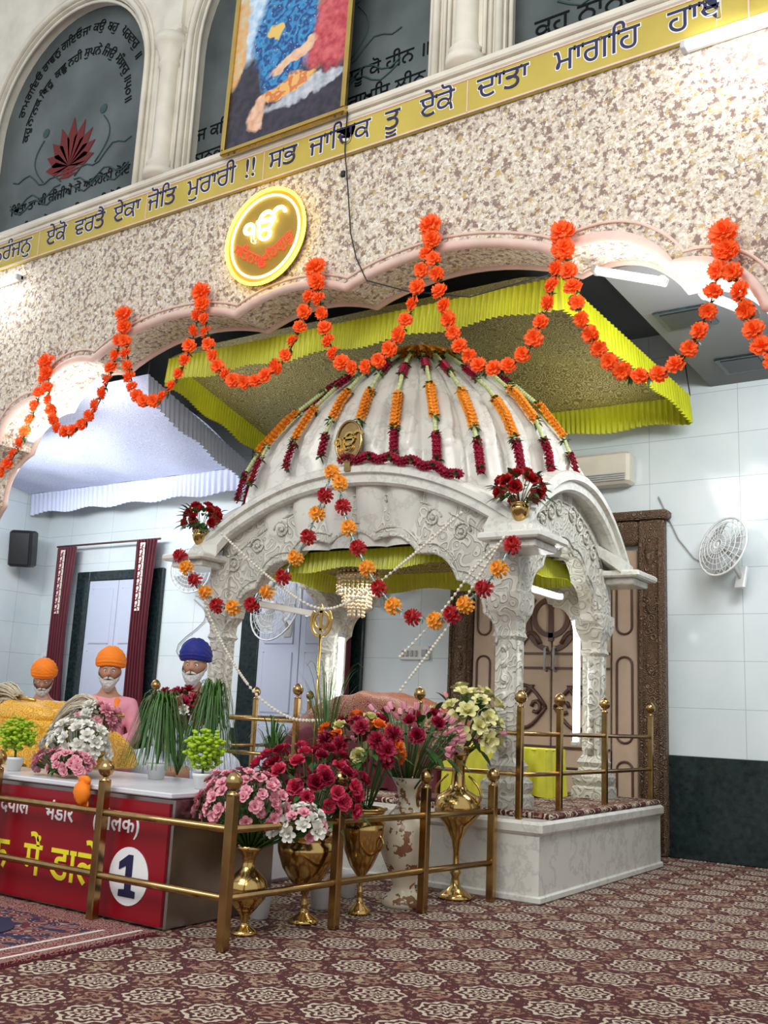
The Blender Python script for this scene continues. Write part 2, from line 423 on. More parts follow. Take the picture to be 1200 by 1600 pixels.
def archpoly(cx, hw, z0, zs, n=24): return [(cx - hw, z0), (cx + hw, z0)] + [(cx + hw * cos(pi * i / n), zs + hw * sin(pi * i / n)) for i in range(n + 1)]
me = plate([[(-15, 6.3), (3, 6.3), (3, 10.2), (-15, 10.2)]] + [archpoly(c, h, 6.42, 7.85) for c, h in wins], .12)
struct('wall_upper', MB().addmesh(me, fn=lambda x, y, z: (x, YW + .14 - z, y)), 'cream')
lg = MB(); lg.box(-15, 3, YW - .05, YW + .04, 6.30, 6.35, bev=.01); lg.box(-15, 3, YW - .09, YW + .04, 6.35, 6.42, bev=.015)
struct('trim_4', lg, 'cream')
tn = 5
for cx, hw in wins:
    t = MB()
    for off, rd, yy in ((.05, .035, YW), (.13, .02, YW + .01), (-.03, .02, YW + .06)):
        h = hw + off
        t.tube([(cx - h, yy, 6.42)] + [(cx - h * cos(pi * i / 30), yy, 7.85 + h * sin(pi * i / 30)) for i in range(31)] + [(cx + h, yy, 6.42)], rd, 6)
    struct('trim_%d' % tn, t, 'cream'); tn += 1
for cx in (-7.2, -3.65, -10.8, .1):
    t = MB(); t.lathe([(.17, 0), (.17, .08), (.13, .1), (.15, .15), (.11, .2), (.10, .3), (.10, 1.25), (.13, 1.28), (.11, 1.33), (.17, 1.5), (.19, 1.52), (.19, 1.6)], 16, (cx, YW, 6.42))
    t.box(cx - .2, cx + .2, YW - .1, YW + .02, 8.02, 8.12, bev=.02); t.box(cx - .13, cx + .13, YW - .03, YW + .02, 8.12, 10.2)
    for sx in (-1, 1): t.tube([(cx + sx * .17, YW, 6.5), (cx + sx * .17, YW, 8.0)], .02, 6)
    struct('trim_%d' % tn, t, 'cream'); tn += 1
winobj = []
for i, (cx, hw) in enumerate(wins):
    me = plate([archpoly(cx, hw, 6.42, 7.85)], .01)
    w = struct('window_%d' % (i + 1), MB().addmesh(me, fn=lambda x, y, z: (x, YW + .2 - z, y)), 'glass'); winobj.append(w)
def lettering(words, parent, m, y, size, name='lettered_word', halo=None, align='CENTER'):
    for w in words:
        mb = MB(); body, x, z = w[:3]; rot = w[3] if len(w) > 3 else 0; sz = w[4] if len(w) > 4 else size
        me = textmesh(body, sz, align=align)
        mxx = Matrix.Translation((x, y, z)) @ Matrix.Rotation(rot, 4, 'Y') @ Matrix.Rotation(pi / 2, 4, 'X')
        mb.addmesh(me, 0, False, mxx)
        if halo:
            me = textmesh(body, sz, .001, halo); mb.addmesh(me, 1, False, Matrix.Translation((0, .004, 0)) @ mxx)
        obj(name, mesh(name, mb, mats_of(m)), parent=parent)
yl = YW + .185
def arcwords(cx, cz, r, ws, a0, a1):
    out = []; tot = sum(len(w) + 1 for w in ws); acc = 0
    for w in ws:
        k = (acc + len(w) / 2) / (tot - 1); acc += len(w) + 1
        a = radians(a0 + (a1 - a0) * k); out.append((w, cx + r * cos(a), cz + r * sin(a), pi / 2 - a))
    return out
W1 = arcwords(-8.95, 7.85, 1.02, "ਰਾਮ ਗਇਓ ਰਾਵਨੁ ਗਇਓ ਜਾ ਕਉ ਬਹੁ ਪਰਵਾਰੁ ॥".split(), 165, 20)
W1 += arcwords(-8.95, 7.72, .84, "ਕਹੁ ਨਾਨਕ ਿਥਰੁ ਕਛੁ ਨਹੀ ਸੁਪਨੇ ਿਜਉ ਸੰਸਾਰੁ ॥੫੦॥".split(), 178, 2)
W1 += [("ਿਚੰਤਾ ਤਾ ਕੀ ਕੀਜੀਐ ਜੋ ਅਨਹੋਨੀ ਹੋਇ ॥", -8.85, 6.80), ("ਇਹੁ ਮਾਰਗੁ ਸੰਸਾਰ ਕੋ ਨਾਨਕ ਿਥਰੁ ਨਹੀ ਕੋਇ ॥੫੧॥", -8.95, 6.52)]
lettering(W1, winobj[0], 'blacktxt', yl, .165, 'lettered_line')
lettering([("ਿਨਜ ਕਿਰ ਦੇਿਖਓ ਜਗਤੁ ਮੈ ਕੋ ਕਾਹੂ ਕੋ ਹੀਨ ॥", -5.6, 6.86), ("ਕਹੁ ਨਾਨਕ ਿਥਰੁ ਹਿਰ ਭਗਿਤ ਿਤਹ ਰਾਖਿਸ ਲੀਨ ॥੪੭॥", -5.45, 6.59)], winobj[1], 'blacktxt', yl, .20, 'lettered_line')
lettering([("ਕਹ ਨਾਨਕ ਿਤਹ ਜਾਨੀਐ ਸਦਾ", -3.12, 6.62)], winobj[2], 'blacktxt', yl, .25, 'lettered_line', align='LEFT')
for i, (cx, hw) in enumerate(wins):
    mb = MB()
    for k in range(9):
        a = radians(90 + (k - 4) * 21); L = .62 - abs(k - 4) * .05; px, pz = cos(a), sin(a)
        q = [(cx, 7.18), (cx + px * L * .6 - pz * .085, 7.18 + pz * L * .6 + px * .085), (cx + px * L, 7.18 + pz * L), (cx + px * L * .6 + pz * .085, 7.18 + pz * L * .6 - px * .085)]
        mb.addmesh(plate([q], .002), fn=lambda x, y, z: (x, yl - z, y))
    for k in range(3): mb.addmesh(plate([[(cx - .3 + .06 * k, 7.16 - .05 * k), (cx, 7.19 - .05 * k), (cx + .3 - .06 * k, 7.16 - .05 * k), (cx, 7.13 - .05 * k)]], .002), fn=lambda x, y, z: (x, yl - z, y))
    q = obj('lotus_print', mesh('lotus_print', mb, mats_of('lotus')), parent=winobj[i])
    mb = MB()
    for sgn in (-1, 1):
        for k in range(3):
            z0 = 7.02 - .09 * k; mb.tube([(cx + sgn * (.12 + t * .1), yl, z0 + .06 * sin(t * 1.3 + k) + (t * .03 if k == 0 else 0)) for t in range(10)], .009, 4)
        mb.tube([(cx + sgn * (.45 + .2 * sin(t * .35)), yl, 7.1 + t * .07) for t in range(9)], .008, 4)
        mb.ball((cx + sgn * .5, yl, 7.75), .06, 8, sy=.1)
    obj('vine_print', mesh('vine_print', mb, mats_of('leafline')), parent=winobj[i])
bn = obj('text_banner', mesh('text_banner', MB().box(-14, 3, YW - .045, YW - .005, 5.97, 6.29, bev=.006), mats_of('banner')))
tag(bn, 'long olive yellow wall banner with navy Punjabi lettering', 'banner')
words = [("ਿਨਰੰਜਨੁ", -9.51), ("ਏਕੋ", -8.70), ("ਵਰਤੈ", -8.16), ("ਏਕਾ", -7.585), ("ਜੋਿਤ", -7.08), ("ਮੁਰਾਰੀ", -6.41), ("!!", -5.91), ("ਸਭ", -5.52), ("ਜਾਿਚਕ", -4.88), ("ਤੂ", -4.32), ("ਏਕੋ", -3.88), ("ਦਾਤਾ", -3.28), ("ਮਾਗਿਹ", -2.50), ("ਹਾਥ", -1.76), ("ਪਸਾਰੀ", -.9)]
lettering([(w, x, 6.065) for w, x in words], bn, ['navytxt', 'whitetxt'], YW - .05, .28, halo=.008)
mb = MB(); mb.box(-14, 3, YW - .051, YW - .045, 5.97, 5.985); mb.box(-14, 3, YW - .051, YW - .045, 6.275, 6.29)
for x in (-9.0, -7.3, -5.75, -3.6, -1.4): mb.box(x, x + .01, YW - .051, YW - .045, 5.98, 6.28)
obj('banner_edging', mesh('banner_edging', mb, mats_of('pink')), parent=bn)

# neon sign
nx, nz, ny = -5.64, 5.385, YW - .06
def ring(r, y=0, n=48): return [(r * cos(2 * pi * i / n), y, r * sin(2 * pi * i / n)) for i in range(n)]
parts = [('backing_board', MB().addmesh(plate([circ(0, 0, .46)], .008), fn=toxz), 'neonb')]
parts.append(('outer_neon_ring', MB().tube(ring(.456, -.02), .016, 8, closed=True), 'neony'))
parts.append(('inner_neon_ring', MB().tube(ring(.395, -.02), .010, 8, closed=True), 'neonw'))
g = textmesh("ੴ", .5, .008, .004)
xs = [v.co.x for v in g.vertices]; zs = [v.co.y for v in g.vertices]
gx, gz = (min(xs) + max(xs)) / 2, (min(zs) + max(zs)) / 2; gs = .50 / max(max(xs) - min(xs), max(zs) - min(zs))
parts.append(('neon_symbol', MB().addmesh(g, fn=lambda x, y, z: ((x - gx) * gs, -.03 - z, (y - gz) * gs + .10)), 'neonw'))
neon = thing('neon_sign', 'round yellow neon sign with glowing symbol on wall', 'sign', parts, (nx, ny, nz))
for w, x, z, rt in [("ਸਿਤਨਾਮ", -.19, -.20, .55), ("ਵਾਿਹਗੁਰੂ", .17, -.21, -.55)]:
    mb = MB().addmesh(textmesh(w, .145, .004, -.0012), 0, False, Matrix.Translation((x, -.03, z)) @ Matrix.Rotation(rt, 4, 'Y') @ Matrix.Rotation(pi / 2, 4, 'X'))
    obj('neon_word', mesh('neon_word', mb, mats_of('neonr')), parent=neon)

# framed picture (generic painted stand-in)
parts = []
pw, ph = 1.46, 2.1
fr = MB()
for (a, b, c, d) in ((-pw / 2, pw / 2, 0, .05), (-pw / 2, pw / 2, ph - .05, ph), (-pw / 2, -pw / 2 + .05, .05, ph - .05), (pw / 2 - .05, pw / 2, .05, ph - .05)): fr.box(a, b, -.04, .01, c, d, bev=.008)
parts.append(('picture_frame', fr, 'gold'))
parts.append(('painting', MB().box(-pw / 2 + .03, pw / 2 - .03, -.012, .0, .03, ph - .03), 'painting'))
thing('framed_picture', 'gold framed painting in blue red and orange tones', 'picture', parts, (-5.5, YW - .11, 6.32), (radians(-1.5), 0, 0))

# tube lights
def tube_light(x0, x1, y, z, lab, rot=0, vertical=False, m='tube'):
    L = x1 - x0
    a = MB().box(0, L, -.0, .045, -.025, .035, bev=.008); b = MB(); b.tube([(.03, -.03, 0), (L - .03, -.03, 0)], .018, 8)
    r = (0, radians(-90), rot) if vertical else (0, 0, rot)
    o = thing('tube_light', lab, 'light', [('fixture', a, 'white'), ('lamp_tube', b, m)], (x0, y, z), r, group='fluorescent tubes')
    for q in (0, L - .04):
        c = MB(); c.box(q, q + .04, -.05, .04, -.03, .03, bev=.006); obj('end_cap', mesh('end_cap', c, mats_of('grey')), parent=o)
    return o
tube_light(-1.86, -.65, YW - .046, 5.92, 'lit fluorescent tube light below wall banner')
tube_light(-10.4, -9.25, YW - .046, 5.78, 'lit fluorescent tube light below wall banner')
cb = MB(); cb.tube([(-4.78, YW - .08, 6.4), (-4.80, YW - .06, 6.0), (-4.76, YW - .05, 5.7), (-4.7, YW - .04, 5.2), (-4.62, YW - .05, 4.95), (-4.5, YW - .05, 4.72), (-4.1, YW - .03, 4.55), (-3.6, YW + .1, 4.45), (-2.9, YW + .3, 4.60)], .006, 6)
cb.box(-4.82, -4.78, YW - .08, YW - .05, 5.74, 5.80, bev=.006)
thing('wall_cable', 'thin dark cable hanging down speckled wall', 'cable', [('c', cb, 'black')])

# ------------------------------------------------------------------ awnings
def frill_strip(mb, path, hgt, amp=.03, wl=.09, step=.018, mi=0):
    P = [Vector(p) for p in path]; seg = []; s = 0
    for a, b in zip(P, P[1:]):
        L = (b - a).length; n = max(2, int(L / step))
        for i in range(n): seg.append((a.lerp(b, i / n), (b - a).normalized(), s + L * i / n))
        s += L
    seg.append((P[-1], (P[-1] - P[-2]).normalized(), s))
    rows = [0, .08, .12, .5, .92, 1]; v = []
    for (p, t, ss) in seg:
        nrm = Vector((t.y, -t.x, 0)); ph = 2 * pi * ss / wl + 2 * sin(ss * 3.1)
        for j, k in enumerate(rows):
            a = amp * (.25 if j == 2 else .5 + .6 * k) * sin(ph + .6 * k + 1.5 * sin(ss * 5.3)); sc = .035 * k * sin(ss * 7)
            q = p + nrm * (a + .02 * k); v.append((q.x, q.y, p.z - hgt * k + sc * .6))
    nr = len(rows); f = [[i * nr + j, i * nr + j + 1, (i + 1) * nr + j + 1, (i + 1) * nr + j] for i in range(len(seg) - 1) for j in range(nr - 1)]
    mb.add(v, f, mi, True)
def cords(o, pts):
    for (x, y, z, x2, y2, z2) in pts: obj('hanging_cord', mesh('hanging_cord', MB().tube([(x, y, z), (x2, y2, z2)], .006, 5), mats_of('black')), parent=o)
yc = [(-7.4, 6.84, 4.71), (-3.03, 6.84, 4.68), (-2.78, 9.45, 4.43), (-8.05, 9.45, 4.50)]
def yfab(u, v):
    a = Vector(yc[0]).lerp(Vector(yc[1]), u); b = Vector(yc[3]).lerp(Vector(yc[2]), u); q = a.lerp(b, v)
    q.z += .34 * max(0, 1 - max(abs(u - .5), abs(v - .42)) * 2) ** .9 + .012 * sin(u * 25) * sin(v * 19); return tuple(q)
fb = MB().grid(40, 30, yfab); ff = MB(); frill_strip(ff, yc + [yc[0]], .27, .018, .06, .012)
o = thing('fabric_awning', 'yellow frilled ceremonial fabric awning above marble canopy', 'awning', [('brocade_cloth', fb, 'broc'), ('frill', ff, 'frill')])
cords(o, [(x, y, z, x, y, 5.25) for x, y, z in yc[:2] + [yc[3]]] + [(yc[2][0], yc[2][1], yc[2][2], -2.9, 9.5, 5.25)])
lc = [(-12.8, 6.9, 4.62), (-7.75, 6.9, 4.62), (-8.35, 9.3, 4.24), (-12.8, 9.3, 4.24)]
def lfab(u, v):
    a = Vector(lc[0]).lerp(Vector(lc[1]), u); b = Vector(lc[3]).lerp(Vector(lc[2]), u); q = a.lerp(b, v)
    q.z += -.10 * sin(pi * v) * sin(pi * u) + .02 * sin(u * 30) * sin(v * 9); return tuple(q)
fb = MB().grid(40, 30, lfab); ff = MB(); frill_strip(ff, lc[1:], .31, .016, .09, .012)
o = thing('fabric_awning', 'pale lavender frilled fabric awning beside yellow awning', 'awning', [('patterned_cloth', fb, 'lav'), ('frill', ff, 'lavf')])
cords(o, [(x, y, z, x, y, 5.25) for x, y, z in lc[1:3]])

# ------------------------------------------------------------------ marble plinth & canopy
PX0, PX1, PY0, PY1 = -6.95, -2.93, 6.42, 9.0
pb = MB(); pb.box(PX0 + .03, PX1 - .03, PY0 + .03, PY1 - .03, 0, .46); pb.box(PX0, PX1, PY0, PY1, .44, .53, bev=.02); pb.box(PX0 + .01, PX1 - .01, PY0 + .01, PY1 - .01, 0, .05, bev=.01)
thing('marble_plinth', 'white marble platform carrying carved canopy', 'platform', [('p', pb, 'marble')])
cp = MB(); cp.box(-6.8, PX1 - .02, PY0 + .22, PY1 - .03, .53, .57, bev=.015); thing('carpet_runner', 'maroon patterned carpet laid on marble platform', 'carpet', [('c', cp, 'carpet')])
CX, CY = -4.88, 7.7
can = tag(obj('marble_canopy', None, (CX, CY, .57)), 'carved white marble canopy with ribbed dome', 'canopy')
def cpart(name, mb, m, lab=None):
    mb.v = [(x - CX, y - CY, z - .57) for x, y, z in mb.v]
    o = obj(name, mesh(name, mb, mats_of(m)), parent=can)
    if lab: o['label'] = lab
    return o
hx, hy = 1.47, .85
for sx in (-1, 1):
    for sy in (-1, 1):
        x, y = CX + sx * hx, CY + sy * hy; k = sqrt(2)
        pr = [(.15, 0), (.15, .08), (.13, .10), (.145, .14), (.145, .18), (.11, .22), (.10, .26), (.115, .30), (.08, .36), (.08, 1.22), (.10, 1.25), (.085, 1.29), (.09, 1.36), (.125, 1.44), (.135, 1.5), (.135, 1.58), (.11, 1.6), (.11, 2.0)]
        c = MB().lathe([(r * k, z) for r, z in pr], 4, (x, y, .57), sm=False, ph=pi / 4)
        for ax, ay in ((0, -1), (1, 0), (0, 1), (-1, 0)):
            c.lathe([(.04, .36), (.04, 1.22)], 8, (x + ax * .06, y + ay * .06, .57))
            for q in range(7): c.ball((x + ax * .088, y + ay * .088, .57 + .44 + q * .12), .026, 8, sz=1.6, sx=1.2 if ax == 0 else .7, bump=.3)
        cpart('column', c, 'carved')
def sidemap(kind):
    if kind == 'f': return lambda u, v, z: (CX + u, CY - hy - v, z)
    if kind == 'b': return lambda u, v, z: (CX - u, CY + hy + v, z)
    if kind == 'r': return lambda u, v, z: (CX + hx + v, CY + u, z)
    return lambda u, v, z: (CX - hx - v, CY - u, z)
ZB = 2.52
def ztop(t): return ZB + .64 * max(0, 1 - abs(t) ** 2.1)
for kind, H in (('f', hx), ('b', hx), ('r', hy), ('l', hy)):
    fm = sidemap(kind); E = H + .28; w = H - .08
    cz = [(-w, 1.75), (-w * .93, 2.0), (-w * .75, 2.27), (-w * .48, 2.50), (-w * .17, 2.63)] if kind in 'fb' else [(-w, 1.8), (-w * .88, 2.1), (-w * .6, 2.42), (-w * .22, 2.60)]
    cz = cz + [(-x, z) for x, z in cz[::-1]]
    inner = foils(cz, .2, 8)
    top = [(E * t / 20, ztop(t / 20)) for t in range(20, -21, -1)]
    top = [(max(-H - .02, min(H + .02, x)), z) for x, z in top if abs(x) <= H + .05]
    poly = [(-H - .02, 1.75)] + inner + [(H + .02, 1.75)] + top
    me = plate([poly], .07); a = MB().addmesh(me, fn=lambda x, y, z: fm(x, z, y))
    a.tube([fm(x, .075, z) for x, z in inner], .018, 6)
    a.tube([fm(x, .075, z + .07) for x, z in inner[6:-6]], .010, 6)
    a.tube([fm(E * t / 20 * .9, .075, ztop(t / 20) - .13) for t in range(-17, 18)], .010, 6)
    for sg in (-1, 1):
        for q in range(5):
            u0 = sg * (.25 + .27 * q) * (1 if kind in 'fb' else .58)
            if abs(u0) > H - .1: continue
            tt = u0 / E; zm = ztop(tt) - .20 - .03 * q; rr = .085
            a.tube([fm(u0 + sg * rr * (1 - k / 22) * cos(k * .55), .08, zm + rr * (1 - k / 22) * sin(k * .55)) for k in range(19)], .012, 5)
            a.ball(fm(u0, .075, zm), .022, 8)
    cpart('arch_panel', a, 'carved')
    e = MB(); n = 48; v = []; prof = [(-.1, .02), (-.1, .12), (.10, .13), (.22, .11), (.25, .08), (.25, .03), (.21, .02), (.21, -.05), (.18, -.07), (.05, -.05)]
    for i in range(n + 1):
        t = -1 + 2 * i / n
        for (vv, zz) in prof: v.append(fm(E * t, vv, ztop(t) + zz))
    m_ = len(prof); f = []
    for i in range(n):
        for j in range(m_): f.append([i * m_ + j, i * m_ + (j + 1) % m_, (i + 1) * m_ + (j + 1) % m_, (i + 1) * m_ + j])
    f.append(list(range(m_))); f.append([n * m_ + j for j in range(m_)][::-1])
    e.add(v, f, 0, False)
    cpart('curved_eave', e, 'marble')
for sx in (-1, 1):
    for sy in (-1, 1):
        x, y = CX + sx * (hx + .18), CY + sy * (hy + .18); s = MB().box(x - .26, x + .26, y - .26, y + .26, 2.50, 2.56, bev=.015); s.box(x - .19, x + .19, y - .19, y + .19, 2.44, 2.5, bev=.01)
        cpart('corner_slab', s, 'marble')
DP = [(.98, 2.58), (1.04, 2.85), (1.06, 3.1), (1.035, 3.35), (.965, 3.62), (.835, 3.9), (.67, 4.14), (.51, 4.32), (.33, 4.47), (.16, 4.58), (.06, 4.64)]
def dscale(z):
    for (a, za), (b, zb) in zip(DP, DP[1:]):
        if z <= zb: return a + (b - a) * max(0, (z - za) / (zb - za))
    return .05
AX, AY = 1.43, .90
def dpt(th, z, k=1.0):
    s = dscale(z) * k; q = max(0, min(1, (4.3 - z) / 1.5)); e = 2 + 2.6 * q; ay = AY + .12 * (1 - q); c_, s_ = cos(th), sin(th)
    rr = (abs(c_) ** e + abs(s_) ** e) ** (-1 / e)
    return (CX + AX * s * rr * c_, CY + ay * s * rr * s_, z)
d = MB(); n = 400; zz = [2.58 + 2.06 * i / 50 for i in range(51)]; v = []
for z in zz:
    for i in range(n):
        th = 2 * pi * i / n; fl = abs(sin(th * 14)); k = 1 + .095 * fl ** .55 - .065
        if 3.40 < z < 4.2: k += .024 * (1 if abs(fl - (.35 + .6 * (4.2 - z) / .8)) < .10 else 0)
        v.append(dpt(th, z, k))
f = [[j * n + i, j * n + (i + 1) % n, (j + 1) * n + (i + 1) % n, (j + 1) * n + i] for j in range(50) for i in range(n)]
d.add(v, f, 0, True)
cpart('ribbed_dome', d, 'marble')
fin = MB().lathe([(.14, 4.5), (.18, 4.56), (.10, 4.6), (.12, 4.64), (.05, 4.68), (.06, 4.72), (.015, 4.78)], 16, (CX, CY, 0)); cpart('finial', fin, 'marble')
ic = [(-6.2, 7.0, 2.60), (-3.56, 7.0, 2.60), (-3.56, 8.42, 2.60), (-6.2, 8.42, 2.60)]
ib = MB().grid(20, 12, lambda u, v: (-6.2 + 2.64 * u, 7.0 + 1.42 * v, 2.60 + .2 * min(1, 3 * min(u, 1 - u, v, 1 - v)))); iF = MB(); frill_strip(iF, ic + [ic[0]], .17, .015, .05, .012)
thing('inner_canopy_cloth', 'yellow frilled brocade cloth lining the marble canopy', 'awning', [('brocade_cloth', ib, 'broc'), ('frill', iF, 'frill')])
def khanda(s=1):
    out = []
    out.append([circ(0, .0, .6 * s), circ(0, 0, .46 * s)])
    out.append([[(-.08 * s, -.7 * s), (.08 * s, -.7 * s), (.07 * s, .2 * s), (.14 * s, .65 * s), (0, 1.0 * s), (-.14 * s, .65 * s), (-.07 * s, .2 * s)]])
    for g in (-1, 1):
        o = [(g * .78 * s * cos(radians(a)) + g * .05 * s, .95 * s * sin(radians(a)) - .05 * s) for a in range(45, -91, -9)]
        i = [(g * .60 * s * cos(radians(a)) + g * .05 * s, .80 * s * sin(radians(a)) - .05 * s) for a in range(-85, 46, 10)]
        out.append([o + i])
    return out
em = MB(); em.addmesh(plate([circ(0, 0, .13, 32, .18)], .008), 0, fn=toxz); em.tube([(.13 * cos(2 * pi * i / 32), -.012, .18 * sin(2 * pi * i / 32)) for i in range(32)], .012, 6, closed=True)
em.box(-.03, .03, -.02, .02, -.26, -.16)
g = textmesh("ੴ", .2, .006, .002); xs = [q.co.x for q in g.vertices]; zs = [q.co.y for q in g.vertices]; gx, gz = (min(xs) + max(xs)) / 2, (min(zs) + max(zs)) / 2
eg = MB().addmesh(g, fn=lambda x, y, z: (x - gx, -.018 - z, y - gz))
thing('gold_emblem', 'oval gold religious emblem standing on canopy arch', 'emblem', [('oval_plaque', em, 'brassd'), ('symbol', eg, 'gold')], (-4.84, 6.60, 3.46))
ke = MB()
for q in khanda(.15): ke.addmesh(plate(q, .006), 0, fn=toxz)
ke.tube([(0, 0, -.12), (0, 0, -1.3)], .012, 8)
thing('gold_emblem', 'gold crossed sword emblem on slim stand in canopy', 'emblem', [('k', ke, 'gold')], (-5.45, 7.15, 2.0))
ch = MB(); ch.tube([(0, 0, .3), (0, 0, .4)], .01, 6); ch.lathe([(.04, .3), (.19, .26), (.20, .22), (.03, .22)], 20); ch.lathe([(.17, .1), (.19, .08), (.19, .05), (.16, .05)], 20)
cr = MB()
for tier, (r, z, L, nn) in enumerate(((.19, .2, .18, 26), (.185, .04, .18, 26), (.13, -.08, .18, 18), (.07, -.18, .16, 10))):
    for i in range(nn):
        a = 2 * pi * i / nn
        for q in range(5): cr.ball((r * cos(a), r * sin(a), z - q * L / 5), .016, 6)
thing('chandelier', 'small crystal chandelier hanging inside canopy', 'chandelier', [('chandelier_frame', ch, 'brassd'), ('crystal_drops', cr, 'crystal')], (-5.28, 7.45, 2.38)).children[1]['kind'] = 'stuff'
tube_light(-3.5, -2.35, 7.9, 1.1, 'lit vertical tube light behind canopy column', 0, True).location = (-3.56, 8.5, 1.0)
tube_light(-6.2, -5.2, 8.4, 1.1, 'lit vertical tube light behind canopy column', 0, True).location = (-6.15, 8.45, 1.0)
t = tube_light(0, 1.1, 0, 0, 'lit tube light along canopy side beam'); t.location = (-3.62, 7.15, 2.3); t.rotation_euler = (0, 0, pi / 2)
t = tube_light(0, .9, 0, 0, 'lit tube light along canopy side beam'); t.location = (-6.15, 7.9, 2.15); t.rotation_euler = (0, 0, -pi / 2)
def soffit_tube(x0, x1, z0, z1):
    t = tube_light(0, sqrt((x1 - x0) ** 2 + (z1 - z0) ** 2), 0, 0, 'lit tube light fixed under scalloped arch'); t.location = (x0, 6.60, z0)
    t.rotation_euler = (0, -atan2(z1 - z0, x1 - x0), 0)
soffit_tube(-2.65, -2.10, 4.55, 4.34); soffit_tube(-1.85, -1.48, 4.20, 3.96)
soffit_tube(-8.55, -8.05, 4.34, 4.54); soffit_tube(-9.22, -8.85, 3.96, 4.20)

# bed & tables on plinth
def mound(x0, x1, y0, y1, z0, z1, wr=.012, e=5, hump=.0):
    def fn(u, v):
        a, b = 2 * u - 1, 2 * v - 1; k = (1 - abs(a) ** e) * (1 - abs(b) ** e)
        h = max(0, k) ** .35; x = x0 + (x1 - x0) * u; y = y0 + (y1 - y0) * v
        z = z0 + (z1 - z0) * h * (1 - hump * abs(a) ** 1.6) + wr * noise.noise(Vector((x * 7, y * 7, 0))) * 2
        return (x + wr * sin(y * 30) * .5, y + wr * sin(x * 38) * (1 - h), max(z0, z))
    return fn
bd = MB(); bd.grid(60, 40, mound(-.85, .85, -.5, .5, .0, .82, .012, 8, .3)); bp = MB(); bp.grid(40, 16, mound(-.88, .88, -.54, -.35, .0, .5, .02, 6))
thing('scripture_bed', 'low bed draped in maroon and gold brocade', 'bed', [('brocade_cover', bd, 'maroonb'), ('hanging_cloth', bp, 'maroon')], (-5.1, 7.75, .57))
def cloth_table(label, loc, sx, sy, h, m):
    top = MB().box(-sx, sx, -sy, sy, h - .015, h, bev=.006); sk = MB(); frill_strip(sk, [(-sx, -sy, h), (sx, -sy, h), (sx, sy, h), (-sx, sy, h), (-sx, -sy, h)], h - .01, .018, .12)
    o = thing('small_table', label, 'table', [('table_top', top, m), ('cloth_skirt', sk, m)], loc)
    for a in (-1, 1):
        for b in (-1, 1):
            lg = MB().box(a * (sx - .04) - .015, a * (sx - .04) + .015, b * (sy - .04) - .015, b * (sy - .04) + .015, 0, h - .015); obj('leg', mesh('leg', lg, mats_of('brown')), parent=o)
cloth_table('low table covered with pleated yellow cloth', (-3.95, 7.5, .57), .26, .22, .42, 'yellowc')
cloth_table('low table covered with pleated yellow cloth', (-3.85, 8.15, .57), .25, .2, .40, 'yellowc')
rm = MB().box(-4.3, -3.6, 6.7, 7.1, .57, .60, bev=.008); thing('folded_mat', 'dark red folded mat on platform carpet', 'mat', [('m', rm, 'maroon')])

# ------------------------------------------------------------------ brass railings
def post(mb, x, y, z0, h, w=.027, ball=.045):
    mb.box(x - w, x + w, y - w, y + w, z0, z0 + h - .09, bev=.006)
    mb.lathe([(w * 1.2, 0), (w * 1.25, .012), (w * .6, .02), (w * .6, .03), (ball * .75, .04), (ball, .062), (ball * .97, .085), (ball * .6, .112), (.004, .125)], 14, (x, y, z0 + h - .1))
def railing(label, posts, z0, h, rails, w=.027, rr=.02):
    x0, y0 = posts[0][:2]; o = tag(obj('brass_railing', None, (x0, y0, z0)), label, 'railing')
    for (x, y) in posts:
        m = MB(); post(m, x - x0, y - y0, 0, h, w); q = obj('post', mesh('post', m, mats_of('brassd')), parent=o)
    for z in rails:
        m = MB(); m.tube([(x - x0, y - y0, z) for x, y in posts], rr, 10); q = obj('rail', mesh('rail', m, mats_of('brassd')), parent=o)
railing('brass floor railing with ball finials around flower vases', [(-6.5, 4.0), (-5.5, 4.0), (-4.52, 4.0), (-3.55, 4.0), (-3.47, 4.83), (-3.36, 5.61), (-3.24, 6.3)], 0, .85, [.25, .585])
railing('brass railing along marble platform edge', [(-3.98, 6.5), (-3.14, 6.5), (-3.06, 7.0), (-3.04, 7.85), (-3.02, 8.9)], .53, .86, [.3, .58], .022, .017)
railing('brass railing along marble platform edge', [(-6.8, 8.8), (-6.8, 7.9), (-6.8, 7.2), (-6.8, 6.5), (-5.15, 6.5)], .53, .86, [.3, .58], .022, .017)

# ------------------------------------------------------------------ donation counter
dbx0, dbx1, dby0, dby1 = -8.2, -4.07, 4.1, 5.0
o = tag(obj('donation_counter', None, (dbx1, dby0, 0)), 'red fronted steel donation counter with white top', 'counter')
def dp(name, mb, m, lab=None):
    mb.v = [(x - dbx1, y - dby0, z) for x, y, z in mb.v]; q = obj(name, mesh(name, mb, mats_of(m)), parent=o)
    if lab: q['label'] = lab
dp('steel_body', MB().box(dbx0, dbx1, dby0 + .01, dby1, 0, .69, bev=.01), 'steel')
dp('red_front_panel', MB().box(dbx0 + .01, dbx1 - .02, dby0 - .005, dby0 + .01, .02, .66), 'red', 'glossy red vinyl front')
dp('counter_top', MB().box(dbx0 - .01, dbx1 + .01, dby0 - .03, dby1, .69, .72, bev=.006), 'whitetop')
def dtext(ws, m, size):
    for w, x, z in ws: dp('lettered_word', MB().addmesh(textmesh(w, size, .002, size * .012), 0, False, Matrix.Translation((x, dby0 - .008, z)) @ Matrix.Rotation(pi / 2, 4, 'X')), m)
dtext([("गोलक", -5.74, .16), ("में", -5.20, .16), ("डालें", -4.82, .16)], 'yellowtxt', .27)
